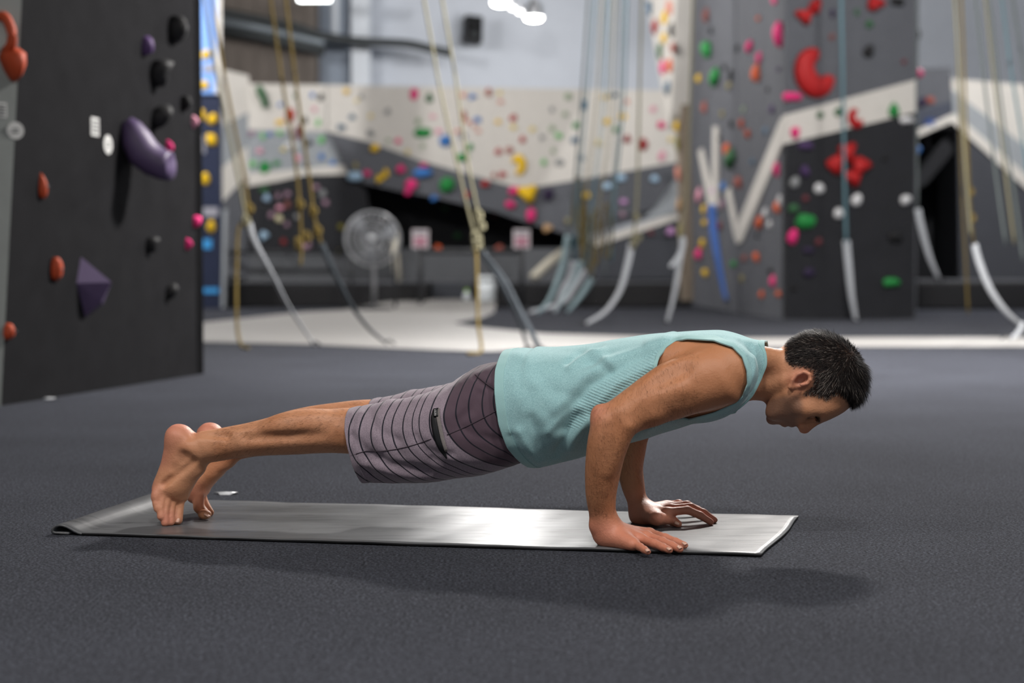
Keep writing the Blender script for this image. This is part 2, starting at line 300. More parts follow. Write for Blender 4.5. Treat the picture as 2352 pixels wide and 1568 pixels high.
# angled end panel of the bouldering wall
q0 = atY(500, 640, 26.75); q1 = atY(572, 640, YB); sn = np.cross(q1 - q0, [0, 0, 1.]); sn /= np.linalg.norm(sn); sn = sn if sn[1] < 0 else -sn
SP = lambda u, v, o=0: onplane(u, v, q0, sn) + sn * o
for nm, px, m, o in (('cream_panel', [(500, 156), (572, 174), (572, 256), (500, 294)], M_cream, 0), ('grey_panel', [(500, 294), (572, 256), (572, 332), (500, 392)], M_lgrey, .02), ('cream_band', [(500, 392), (572, 332), (572, 400), (540, 430), (500, 474)], M_cream, .04), ('grey_panel', [(500, 474), (540, 430), (572, 400), (572, 636), (500, 636)], M_mgrey, .06)):
    kid(slab(nm, [SP(u, v, o) for u, v in px], -sn, .1, m), bw)
# navy speed-wall strip beside the black wall
nv = tag(empty('navy_wall', atY(480, 700, 24.3) * [1, 1, 0]), 'narrow navy wall with yellow holds beside the charcoal wall', 'climbing wall')
NVP = lambda u, v, d=0: atY(u, v, 24.3 - d)
kid(slab('navy_panel', [NVP(440, 708), NVP(508, 708), NVP(505, 140), NVP(440, 100)], (0, 1, 0), .15, M_navy), nv)
kid(slab('blue_banner', [NVP(440, 215, .05), NVP(494, 215, .05), NVP(500, -60, .05), NVP(440, -60, .05)], (0, 1, 0), .02, mat('sky_blue_vinyl', (120, 160, 225), .5, .3)), nv)
kid(slab('white_edge', [NVP(494, 215, .05), NVP(507, 215, .05), NVP(509, -60, .05), NVP(500, -60, .05)], (0, 1, 0), .02, M_cream), nv)
kid(slab('pale_post', [NVP(508, 706, .02), NVP(515, 706, .02), NVP(520, 480, .02), NVP(512, 480, .02)], (0, 1, 0), .1, M_lgrey), nv)
for v0, v1, u0, u1, m in ((549, 571, 467, 486, 'c'), (661, 673, 467, 502, 'c'), (148, 166, 468, 492, 'w'), (476, 497, 467, 501, 'w'), (310, 352, 467, 472, 'w')):
    fr_ = .052 if v1 < 215 else .002
    kid(slab('route_card', [NVP(u0, v1, fr_), NVP(u1, v1, fr_), NVP(u1, v0, fr_), NVP(u0, v0, fr_)], (0, -1, 0), .01, mat('cyan_card', (60, 150, 215), .5) if m == 'c' else mat('pale_card', (150, 150, 160), .6)), nv)
# tower on the right
TB = atZ(1805, 733); TA = atZ(2103, 731); TCc = atZ(1690, 717); TD = atZ(1588, 708)
tw = tag(empty('climbing_tower', (TA + TB + TCc) / 3), 'tall grey climbing tower with red crescent hold and white zigzag band', 'climbing tower')
def nrm2(a, b): n = np.cross(b - a, [0, 0, 1.]); n /= np.linalg.norm(n); return n if n @ (C0 - a) > 0 else -n
n1_, n2_, n3_ = nrm2(TA, TB), nrm2(TB, TCc), nrm2(TCc, TD)
P1 = lambda u, v, o=0: onplane(u, v, TB, n1_) + n1_ * o
P2_ = lambda u, v, o=0: onplane(u, v, TB, n2_) + n2_ * o
P3_ = lambda u, v, o=0: onplane(u, v, TCc, n3_) + n3_ * o
def tpanel(nm, px, P, n, m, o=0, th=.1): return kid(slab(nm, [P(u, v, o) for u, v in px], -n, th, m), tw)
tpanel('grey_panel', [(1805, 263), (2103, 183), (2106, -120), (1806, -120)], P1, n1_, M_mgrey)
tpanel('cream_band', [(1805, 330), (2103, 258), (2103, 183), (1805, 263)], P1, n1_, M_cream)
tpanel('charcoal_panel', [(1805, 733), (2101, 731), (2103, 258), (1805, 330)], P1, n1_, M_dpanel)
tpanel('grey_panel', [(1690, 717), (1805, 733), (1806, -120), (1690, -120)], P2_, (n1_ + n2_) / np.linalg.norm(n1_ + n2_), M_mgrey)
tpanel('white_stripe', [(1694, 560), (1706, 556), (1805, 320), (1805, 263), (1795, 275), (1698, 510)], P2_, n2_, M_cream, .02, .03)
tpanel('grey_panel', [(1588, 700), (1690, 717), (1690, -120), (1545, -120), (1572, 200), (1582, 430)], P3_, n3_, M_mgrey)
tpanel('white_stripe', [(1690, 548), (1697, 556), (1697, 520), (1678, 430), (1670, 440)], P3_, n3_, M_cream, .02, .03)
tpanel('white_stripe', [(1635, 490), (1652, 480), (1652, 290), (1642, 290), (1640, 440), (1615, 340), (1608, 350)], P3_, n3_, M_cream, .03, .03)
# overhanging pale prow on the tower's left edge
ov = [(1510, -80), (1600, -80), (1590, 60), (1582, 260), (1576, 300), (1545, 130)]
kid(slab('prow', [P3_(u, v, .25) for u, v in ov], -n3_, .5, M_cream), tw)
kid(slab('prow', [P3_(u, v, .12) for u, v in [(1570, 270), (1584, 240), (1592, 640), (1592, 690), (1582, 690)]], -n3_, .3, mat('tan_edge', (130, 118, 104), .8)), tw)
kid(slab('tower_back', [TA, TA + np.array([.5, 2.6, 0]), TA + np.array([.5, 2.6, 4.4]), TA + np.array([0, 0, 4.4])], (-1, 0, 0), .1, M_mgrey), tw)
# right-hand bouldering wall with its black cave
YR = 26.0
rw = tag(empty('bouldering_wall', atY(2230, 690, YR) * [1, 1, 0]), 'grey bouldering wall with white slanting stripe over a black cave right of the tower', 'climbing wall')
def rpanel(nm, px, m, Y, th=.12): return kid(slab(nm, [atY(u, v, Y) for u, v in px], (0, 1, 0), th, m), rw)
rpanel('grey_panel', [(2080, 158), (2184, 154), (2186, 232), (2080, 262)], M_mgrey, YR)
rpanel('slate_panel', [(2080, 262), (2186, 232), (2186, 262), (2080, 310)], mat('bluegrey_panel', (72, 76, 88), .8, .2), YR - .03)
rpanel('white_stripe', [(2090, 306), (2186, 262), (2196, 262), (2420, 455), (2420, 490), (2200, 292), (2186, 280), (2090, 322)], M_cream, YR - .1)
rpanel('white_panel', [(2186, 180), (2420, 200), (2420, 385), (2186, 205)], M_cream, YR + .1)
rpanel('grey_panel', [(2186, 205), (2420, 385), (2420, 460), (2190, 262)], M_lgrey, YR - .02)
rpanel('charcoal_panel', [(2200, 292), (2420, 490), (2420, 650), (2205, 650)], mat('steel_grey_panel', (66, 68, 74)), YR - .06)
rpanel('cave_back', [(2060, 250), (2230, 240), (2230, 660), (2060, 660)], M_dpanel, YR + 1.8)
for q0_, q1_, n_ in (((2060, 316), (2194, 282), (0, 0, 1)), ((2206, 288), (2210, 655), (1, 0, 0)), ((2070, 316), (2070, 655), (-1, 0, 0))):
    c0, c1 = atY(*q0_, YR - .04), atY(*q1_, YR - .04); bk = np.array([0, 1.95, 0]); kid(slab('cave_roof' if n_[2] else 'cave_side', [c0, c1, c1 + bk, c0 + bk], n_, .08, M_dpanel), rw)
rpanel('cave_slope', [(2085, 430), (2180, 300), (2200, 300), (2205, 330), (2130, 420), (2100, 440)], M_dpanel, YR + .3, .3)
# crash pads in front of the walls
M_pad = mat('black_vinyl', (22, 22, 25), .55, .35, .1, 3); M_padtop = mat('grey_pad_cover', (96, 98, 104), .7, .3, .05, 6)
def pad(u0, u1, Y0, Y1, h, lab, m=M_pad):
    x0, x1 = xw(u0, Y0), xw(u1, Y0); t = tag(empty('crash_pad', ((x0 + x1) / 2, (Y0 + Y1) / 2, 0)), lab, 'crash pad')
    box('foam_body', (0, 0, h / 2 - .015), ((x1 - x0) / 2, (Y1 - Y0) / 2, h / 2 - .015), m, t, .03); box('top_cover', (0, 0, h - .012), ((x1 - x0) / 2 - .02, (Y1 - Y0) / 2 - .02, .012), M_padtop, t, .01)
pad(512, 984, 24.9, 26.45, .37, 'long black crash pad with grey top below the charcoal bouldering panel')
pad(991, 1089, 25.4, 26.6, .37, 'short dark crash pad between the two sign posts', mat('slate_vinyl', (50, 53, 60), .6))
pad(1092, 1330, 25.2, 26.6, .37, 'black crash pad behind the white bucket')
pad(1332, 1590, 25.0, 26.5, .37, 'black crash pad beside the left foot of the tower')
pad(2108, 2420, 24.0, 25.8, .40, 'black crash pad before the black cave')
# sign stands, rails
M_dark = mat('dark_steel', (40, 41, 45), .5, .4)
for k, u in enumerate((966, 1198)):
    p = atY(u, 690, 24.5); p[2] = 0; top_z = atY(u, 570, 24.5)[2]; sh_ = atY(u, 527, 24.5)[2] - top_z
    t = tag(empty('sign_stand', p), ('printed notice on a dark post beside the fan', 'printed notice on a dark post beside the white bucket')[k], 'sign')
    tube('post', [(0, 0, 0), (0, 0, top_z + .02)], .035, M_dark, t, 8); box('base_plate', (0, 0, .01), (.14, .14, .01), M_dark, t)
    s_ = box('sign_board', (0, -.02, top_z + sh_ / 2), (.115, .008, sh_ / 2), mat('sign_paper', (196, 188, 192), .6), t)
    box('printed_block', (0, -.030, top_z + sh_ * .36), (.085, .002, sh_ * .26), mat('pink_print', (170, 120, 136), .6, .3, .3, 30), s_); box('printed_heading', (0, -.030, top_z + sh_ * .82), (.085, .002, sh_ * .07), mat('grey_print', (120, 118, 126), .6), s_)
ra, rb = atY(966, 578, 24.5), atY(1198, 578, 24.5); tag(tube('barrier_rail', [ra, rb], .035, M_dark, None, 8), 'dark rail joining the two sign posts', 'rail')
ra, rb = atY(516, 579, 26.62), atY(796, 579, 26.62); t = tag(tube('barrier_rail', [ra, rb], .03, M_dark, None, 8), 'dark rail on the grey wall base left of the fan', 'rail')
for f_ in (.06, .5, .94): c0 = ra + (rb - ra) * f_; tube('bracket', [c0, c0 + np.array([0, .33, -.02])], .018, M_dark, t, 6)
# drum fan
YF = 23.6; c = atY(856, 548, YF); Rf = 62 / FPX * YF
t = tag(empty('drum_fan', (c[0], c[1], 0)), 'large round pedestal fan with wire guard in front of crash pads', 'fan')
M_wire = mat('fan_wire', (168, 170, 174), .4, .5, metal=.5); zf = c[2]
ring = lambda r, y, n=40: [(r * math.cos(2 * math.pi * k / n), y, zf + r * math.sin(2 * math.pi * k / n)) for k in range(n + 1)]
for r, y in ((Rf, -.10), (Rf, .10), (Rf * .75, -.15), (Rf * .5, -.17), (Rf * .25, -.18), (Rf * .75, .14), (Rf * .45, .16)): tube('guard_ring', ring(r, y), .008 if r < Rf else .016, M_wire, t, 5)
for k in range(28):
    a = 2 * math.pi * k / 28; d = np.array([math.cos(a), 0, math.sin(a)]); o_ = np.array([0, 0, zf]); tube('guard_wire', [o_ + d * .06 + [0, -.19, 0], o_ + d * Rf * .7 + [0, -.16, 0], o_ + d * Rf + [0, -.10, 0], o_ + d * Rf + [0, .10, 0]], .0045, M_wire, t, 4)
M_blade = mat('fan_blade', (120, 124, 130), .4, .5)
for k in range(3):
    a = 2 * math.pi * k / 3 + .3; vs = []
    for i in range(5):
        r = .06 + (Rf * .9 - .06) * i / 4
        for j in range(4): b2 = a + (-.36 + .24 * j) * (.8 + .2 * i / 4); vs.append((r * math.cos(b2), -.03 + .03 * j, zf + r * math.sin(b2)))
    o = mobj('blade', vs, [(i * 4 + j, i * 4 + j + 1, i * 4 + j + 5, i * 4 + j + 4) for i in range(4) for j in range(3)], M_blade, t, True); solid_ = o.modifiers.new('thickness', 'SOLIDIFY'); solid_.thickness = .006
tube('hub', [(0, -.20, zf), (0, -.17, zf), (0, .05, zf), (0, .22, zf)], [.05, .065, .07, .09], M_wire, t, 14); tube('motor', [(0, .12, zf), (0, .32, zf)], .10, M_dark, t, 14)
tube('stand_pole', [(0, .22, .04), (0, .22, zf)], .03, M_wire, t, 8)
for s_ in (-1, 1): tube('yoke_leg', [(s_ * (Rf + .03) * .75, .1, .03), (s_ * (Rf + .03) * .75, .1, zf - Rf * .60)], .022, M_dark, t, 6)
tube('base', [(0, .22, 0), (0, .22, .03), (0, .22, .05)], [.26, .26, .10], M_dark, t, 20)
# cream tubes
M_tube = mat('cream_foam', (206, 200, 184), .7, .2)
pth = [atY(906, 535, 25.1), atY(908, 585, 25.1), atY(914, 640, 25.1)]; pth[-1][2] = .368; tag(tube('foam_tube', pth, .055, M_tube, None, 10), 'upright cream foam tube right beside the fan', 'tube')
tag(tube('foam_tube', [atY(1226, 636, 25.3), atY(1258, 606, 25.6), atY(1292, 580, 25.9)], .07, M_tube, None, 10), 'slanting cream foam tube leaning above the black pad', 'tube')
# bucket and little bits beside it
p = atY(1118, 691, 24.75); t = tag(empty('bucket', p), 'white plastic bucket with lid standing at the end of the pale walkway', 'bucket'); kk = p[1] / FPX; hb = 58 * kk
M_bk = mat('white_plastic', (206, 212, 216), .4, .4); tube('pail', [(0, 0, 0), (0, 0, .02), (0, 0, hb * .82)], [.115, .12, .135], M_bk, t, 20); tube('lid', [(0, 0, hb * .80), (0, 0, hb * .82), (0, 0, hb * .98), (0, 0, hb)], [.14, .150, .150, .13], M_bk, t, 20)
tube('handle', [(.14 * math.cos(a), -.14 * abs(math.sin(a)) - .005, hb * .72 - .13 * abs(math.sin(a))) for a in np.linspace(0, math.pi, 12)], .005, M_wire, t, 5)
p = atY(1072, 691, 24.75); t = tag(empty('spray_bottle', p), 'small bottle with lime cap beside the white bucket', 'bottle'); tube('bottle_body', [(0, 0, 0), (0, 0, .10), (0, 0, .13)], [.045, .045, .02], M_bk, t, 12); tube('cap', [(0, 0, .13), (0, 0, .17)], .022, mat('lime_plastic', (150, 200, 60), .5), t, 10)

# ------------------------------------------------------------------ climbing holds
COLS = dict(green=(34, 132, 62), dgreen=(52, 98, 62), lime=(110, 190, 110), sage=(150, 168, 140), blue=(58, 118, 190), pblue=(160, 190, 215), steel=(84, 112, 136), dblue=(40, 70, 130), black=(24, 24, 26), red=(172, 26, 28), dred=(140, 34, 38), salmon=(214, 140, 122), brick=(160, 84, 72), yellow=(236, 192, 26), pyellow=(226, 204, 120), olive=(130, 122, 40), khaki=(150, 140, 96), pink=(226, 48, 122), ppink=(226, 158, 178), mauve=(160, 128, 146), lilac=(196, 146, 196), purple=(78, 56, 100), dpurple=(48, 36, 66), orange=(214, 92, 44), dorange=(168, 66, 34), white=(220, 220, 222), grey=(140, 142, 144), cream=(216, 206, 170), brown=(120, 70, 66), maroon=(112, 52, 60), tan=(186, 150, 110))
NAMEC = dict(dgreen='dark green', lime='lime green', sage='sage green', pblue='pale blue', steel='steel blue', dblue='dark blue', dred='dark red', brick='brick red', pyellow='pale yellow', ppink='pale pink', dpurple='dark purple', dorange='rust orange')
def hold_mesh(kind, seed):
    """unit hold: x,y across the wall in -1..1, z out of the wall"""
    rs = np.random.RandomState(seed); bm = bmesh.new()
    if kind == 'crescent':
        n, sd = 14, 10; V = []
        for i in range(n):
            a = math.radians(75 + 255 * i / (n - 1)); r = .36 * (0.35 + .75 * math.sin(math.pi * (i + .6) / (n + .2))); c = np.array([.58 * math.cos(a), .58 * math.sin(a), 0])
            for k in range(sd): g = 2 * math.pi * k / sd; V.append(bm.verts.new(c + np.array([math.cos(a) * r * 1.25 * math.cos(g), math.sin(a) * r * 1.25 * math.cos(g), max(-.02, r * 1.5 * math.sin(g))])))
        for i in range(n - 1):
            for k in range(sd): bm.faces.new((V[i * sd + k], V[i * sd + (k + 1) % sd], V[(i + 1) * sd + (k + 1) % sd], V[(i + 1) * sd + k]))
        bm.faces.new(V[:sd][::-1]); bm.faces.new(V[-sd:])
    else:
        bmesh.ops.create_icosphere(bm, subdivisions=3 if kind == 'big' else 2, radius=1)
        k1 = rs.normal(size=(4, 3)) * 2.2; ph = rs.uniform(0, 6.28, 4)
        for v in bm.verts:
            p = np.array(v.co); q = p.copy()
            q *= 1 + .09 * sum(math.sin(k1[i] @ p + ph[i]) for i in range(4)) / 1.2
            if kind == 'bar': q[1] *= .9 if abs(q[0]) > .5 else .7
            if kind == 'tri': w = .35 + .65 * (1 - (q[1] + 1) / 2) if seed % 2 else .35 + .65 * (q[1] + 1) / 2; q[0] *= w * 1.2
            if kind == 'drop': q[0] *= .55 + .45 * (1 - (q[1] + 1) / 2)
            if kind == 'jug': q[2] += .25 * max(0, q[1]); q[1] += .15 * q[2]
            if kind == 'lobes': q[:2] *= 1 + .22 * math.cos(3 * math.atan2(q[1], q[0]) + seed)
            if q[2] < 0: q[2] = max(q[2] * .2, -.05)
            v.co = q
    me = bpy.data.meshes.new('climbing_hold'); bm.to_mesh(me); bm.free(); me.polygons.foreach_set('use_smooth', [True] * len(me.polygons)); return me
HM = {}; KINDS = ['blob', 'jug', 'lobes', 'drop', 'tri', 'bar']
M_bolt = mat('bolt_steel', (120, 120, 122), .35, .5, metal=.8)
def hold(p, n, w, h, col, zone, kind=None, prot=None, rot=0., lab=None, bolt=False, k=[0]):
    """p on the wall, n outward normal, w/h in metres"""
    k[0] += 1; kind = kind or KINDS[(k[0] * 7) % 6]; key = (kind, k[0] % 3)
    if key not in HM: HM[key] = hold_mesh(kind, 11 + 3 * len(HM))
    me = HM[key]; mk = 'hold_' + col; m = mat(mk, COLS[col], .62, .35, .06, 30)
    me2 = HM.setdefault((key, col), me.copy())
    if not me2.materials: me2.materials.append(m)
    n = np.array(n, float); up = np.array([0, 0, 1.]); x = np.cross(up, n); x /= np.linalg.norm(x); y = np.cross(n, x)
    c, s = math.cos(rot), math.sin(rot); X = x * c + y * s; Y = -x * s + y * c; pr_ = prot if prot else min(w, h) * .42
    o = bpy.data.objects.new('climbing_hold', me2); COL.objects.link(o)
    o.matrix_world = Matrix([[X[i] * w / 2, Y[i] * h / 2, n[i] * pr_, p[i]] for i in range(3)] + [[0, 0, 0, 1]])
    cn = NAMEC.get(col, col); size = 'tiny' if max(w, h) < .085 else 'small' if max(w, h) < .14 else 'mid-sized' if max(w, h) < .26 else 'large'
    shp = dict(blob='rounded', jug='jug-shaped', lobes='knobbly', drop='drop-shaped', tri='wedge-shaped', bar='bar-shaped', crescent='crescent', big='bulky')[kind]
    lb = lab or f'{size} {cn} {shp} climbing hold bolted to the {zone}'
    tag(o, lb, 'climbing hold', None if lab else f'{size} {cn} {shp} holds on the {zone}')
    if bolt: bo = tube('bolt', [(0, 0, .78), (0, 0, 1.02)], .12, M_bolt, o, 6)
    return o
def hpx(P, n, u, v, w, h, col, zone, kind=None, rot=0., lab=None, prot=None, bolt=False):
    p = P(u, v); kk = p[1] / FPX; f = 1.0; return hold(p, n, w * kk / f, h * kk, col, zone, kind, prot, rot, lab, bolt)
# --- left charcoal wall (seen at a slant: real width is larger than its width in the picture)
Zl = 'charcoal climbing wall'
fs = 1 / max(.2, abs(ray(300, 500)[0] * ln[0] + ray(300, 500)[1] * ln[1]) / np.linalg.norm(ray(300, 500))) * .42
def lh(u, v, w, h, col, kind, lab, prot, bolt=False): p = LP(u, v); kk = p[1] / FPX; return hold(p, ln, w * kk * 1.0, h * kk, col, Zl, kind, prot, 0, lab, bolt)
lh(396, 68, 44, 62, 'black', 'jug', 'black jug hold highest on the charcoal wall', .085)
lh(356, 170, 44, 62, 'black', 'jug', 'black jug hold below the small purple hold on the charcoal wall', .085)
lh(357, 270, 44, 54, 'black', 'jug', 'black jug hold right above the big purple boot-shaped hold', .085)
lh(420, 237, 26, 34, 'black', 'jug', 'small black hold next to the pale pink one on the charcoal wall', .05)
lh(342, 563, 30, 36, 'black', 'jug', 'small black hold between the two purple holds and the pink ones', .05)
lh(386, 671, 28, 36, 'black', 'jug', 'small black hold lowest on the charcoal wall', .05)
lh(331, 105, 30, 50, 'purple', 'drop', 'small purple hold high on the charcoal wall', .05)
lh(442, 279, 20, 30, 'ppink', 'drop', 'small pale pink hold near the edge of the charcoal wall', .035)
lh(384, 336, 20, 28, 'pink', 'drop', 'small pink hold just behind the big purple boot-shaped hold', .04)
lh(447, 508, 22, 32, 'pink', 'blob', 'small pink hold near the edge of the charcoal wall, upper of two', .04)
lh(428, 560, 16, 28, 'pink', 'drop', 'small pink hold near the edge of the charcoal wall, lower of two', .035)
lh(94, 428, 30, 58, 'dorange', 'drop', 'rust orange drop-shaped hold upper of three on the charcoal wall', .034, True)
lh(124, 618, 34, 56, 'dorange', 'jug', 'rust orange hold middle one of three on the charcoal wall', .040, True)
lh(16, 760, 36, 42, 'dorange', 'blob', 'rust orange hold lowest one at the edge of the charcoal wall', .045, True)
def lpw(u, v, out): return LP(u, v) + ln * out
bt = []; rad = []
for (u, v, o_, r) in ((286, 276, .012, .030), (288, 292, .03, .055), (291, 320, .05, .078), (294, 350, .08, .085), (297, 370, .13, .080), (298, 380, .18, .075), (299, 384, .212, .072), (299, 384, .220, .064), (299, 384, .222, .01)):
    bt.append(lpw(u, v, o_)); rad.append(r)
boot = tube('climbing_hold', bt, rad, mat('hold_bigpurple', (80, 66, 98), .5, .4, .08, 12), None, 18); 
for v_ in boot.data.vertices:
    w_ = np.array(v_.co); o_ = (w_ - La) @ ln
    if o_ < -.004: v_.co = tuple(w_ - ln * (o_ + .004))
tag(boot, 'huge purple boot-shaped hold sticking out from the charcoal wall', 'climbing hold')
vv = [lpw(186, 590, .0), lpw(176, 650, .0), lpw(196, 728, 0), lpw(236, 700, 0), lpw(240, 640, 0), lpw(200, 648, .125), lpw(198, 690, .08)]
wd_ = mobj('climbing_hold', vv, [(0, 1, 5), (1, 2, 6), (1, 6, 5), (2, 3, 6), (3, 4, 5), (3, 5, 6), (4, 0, 5), (0, 4, 3, 2, 1)], MATS['hold_bigpurple']); tag(wd_, 'purple wedge volume low on the charcoal wall', 'climbing hold')
# tags
M_tag = mat('tag_white', (196, 196, 194), .6)
def tagdisc(P, n, u, v, r, lab, sq=None):
    p = P(u, v); n = np.array(n); x = np.cross([0, 0, 1.], n); x /= np.linalg.norm(x); vs = []; kk = p[1] / FPX
    if sq: vs = [p + x * sx * sq[0] * kk + np.array([0, 0, sz_ * sq[1] * kk]) for sx, sz_ in ((-1, -1), (1, -1), (1, 1), (-1, 1))]
    else: vs = [p + (x * math.cos(2 * math.pi * k / 20) + np.array([0, 0, math.sin(2 * math.pi * k / 20)])) * r * kk for k in range(20)]
    o = slab('route_tag', [v_ + n * .004 for v_ in vs], -n, .004, M_tag); tag(o, lab, 'tag')
    for k in range(4 if sq else 2):
        hh = sq[1] * kk if sq else r * kk * .7; ww = (sq[0] if sq else r * .55) * kk * .7; zc_ = (-.6 + .4 * k) * hh if sq else (-.4 + .8 * k) * hh * .6
        kid0 = slab('printed_line', [p + x * a_ * ww + np.array([0, 0, zc_ + b_ * hh * .10]) + n * .0055 for a_, b_ in ((-1, -1), (1, -1), (1, 1), (-1, 1))], -n, .001, mat('tag_print', (90, 92, 92), .6)); kid0.parent = o
    return o
tagdisc(LP, ln, 217, 291, 0, 'white square route card on the charcoal wall', (20, 21)); tagdisc(LP, ln, 247, 332, 22, 'round white route tag beside the big purple hold')
tagdisc(PP, nn_, 35, 300, 20, 'round white route tag on the pale grey wall edge'); tagdisc(PP, nn_, 3, 253, 0, 'white square route card on the pale grey wall', (12, 17))
p = PP(28, 150); hold(p, nn_, .11, .16, 'dorange', 'pale wall', 'tri', .09, 0, 'rust orange wedge hold on the pale grey wall edge')
pth = [PP(-8, 40) + nn_ * .02, PP(2, 45) + nn_ * .05, PP(12, 75) + nn_ * .07, PP(15, 105) + nn_ * .06, PP(12, 118) + nn_ * .02]; tag(tube('climbing_hold', catmull(pth, 4), .022, mat('hold_dorange', COLS['dorange']), None, 10), 'rust orange curved pinch hold at the top of the pale grey wall', 'climbing hold')
# --- navy wall
for u, v, w, h in ((473, 125, 21, 25), (470, 195, 22, 21), (488, 273, 23, 23), (485, 321, 23, 29), (472, 411, 19, 27), (485, 521, 21, 28), (465, 263, 10, 26)): hpx(lambda a, b_: NVP(a, b_, .05 if b_ < 215 else 0), (0, -1, 0), u, v, w, h, 'yellow', 'navy wall', 'blob' if h < 26 else 'jug')
# --- back wall: (crop x, crop y, w, h, colour) in picture crops
c3 = lambda x, y: (440 + x * .3061, y * .3061); c4 = lambda x, y: (440 + x * .3061, 380 + y * .3061); c5 = lambda x, y: (940 + x * .3061, y * .3061); c6 = lambda x, y: (940 + x * .2806, 400 + y * .2806)
H3 = [(905, 715, 40, 60, 'blue'), (970, 730, 45, 60, 'black'), (780, 720, 30, 40, 'dgreen'), (665, 785, 40, 40, 'blue'), (740, 870, 70, 120, 'red'), (850, 900, 45, 70, 'black'), (660, 920, 75, 60, 'yellow'), (950, 920, 40, 60, 'lime'), (920, 820, 40, 40, 'ppink'), (450, 1000, 50, 50, 'mauve'), (535, 1020, 50, 60, 'lime'), (585, 1005, 50, 40, 'blue'), (660, 1000, 50, 60, 'lime'), (975, 1050, 60, 60, 'lime'), (800, 1000, 45, 130, 'maroon'), (880, 1070, 50, 60, 'black'), (750, 1090, 110, 50, 'white'), (690, 1120, 50, 40, 'pyellow'), (510, 1135, 60, 60, 'ppink'), (460, 1230, 50, 60, 'lime'), (550, 1265, 85, 115, 'green'), (640, 1225, 60, 50, 'green'), (975, 1175, 60, 60, 'blue'), (1060, 1220, 60, 50, 'blue'), (790, 1190, 60, 90, 'ppink'), (865, 1250, 50, 50, 'black'), (1160, 685, 50, 42, 'yellow'), (1240, 755, 34, 34, 'pyellow'), (1275, 720, 50, 50, 'grey'), (1205, 875, 60, 50, 'steel'), (1120, 955, 70, 60, 'steel'), (1470, 835, 50, 50, 'grey'), (1340, 1000, 60, 60, 'grey'), (1345, 870, 40, 40, 'pyellow'), (1670, 710, 60, 100, 'pink'), (1785, 730, 60, 95, 'dgreen'), (1810, 875, 50, 50, 'ppink'), (1700, 910, 50, 50, 'sage'), (1735, 1000, 135, 85, 'green'), (1855, 985, 60, 50, 'ppink'), (1910, 1060, 100, 95, 'blue'), (1550, 1055, 55, 50, 'pink'), (1475, 1055, 44, 44, 'sage'), (1375, 1110, 75, 60, 'yellow'), (1620, 1140, 40, 40, 'pyellow'), (1735, 1095, 44, 44, 'sage'), (1230, 1240, 50, 60, 'khaki'), (1570, 1265, 80, 75, 'pink'), (1740, 1240, 66, 44, 'pink'), (1735, 1300, 145, 75, 'blue'), (1315, 1300, 60, 50, 'pink'), (1412, 1340, 64, 68, 'yellow'), (1456, 1298, 64, 72, 'yellow'), (1225, 1325, 115, 80, 'pblue'), (1645, 1390, 100, 90, 'pink'), (1625, 1440, 64, 54, 'pink'), (1690, 1465, 70, 50, 'dblue'), (1820, 1485, 60, 50, 'blue'), (1920, 1390, 115, 125, 'green')]
H4 = [(565, 240, 60, 70, 'pblue'), (660, 320, 60, 60, 'ppink'), (600, 370, 50, 50, 'mauve'), (655, 400, 60, 60, 'cream'), (720, 215, 50, 50, 'mauve'), (650, 230, 44, 50, 'mauve'), (720, 290, 60, 80, 'brown'), (935, 165, 50, 60, 'mauve'), (985, 210, 55, 60, 'grey'), (1005, 280, 50, 50, 'mauve'), (545, 525, 70, 80, 'pblue'), (690, 570, 60, 50, 'dred'), (715, 440, 40, 50, 'mauve'), (790, 385, 40, 60, 'grey'), (860, 600, 90, 70, 'mauve'), (1120, 460, 50, 50, 'olive'), (1110, 650, 50, 50, 'olive'), (1245, 365, 60, 50, 'blue'), (1230, 245, 50, 50, 'khaki'), (1300, 260, 60, 90, 'olive'), (545, 180, 80, 50, 'dgreen')]
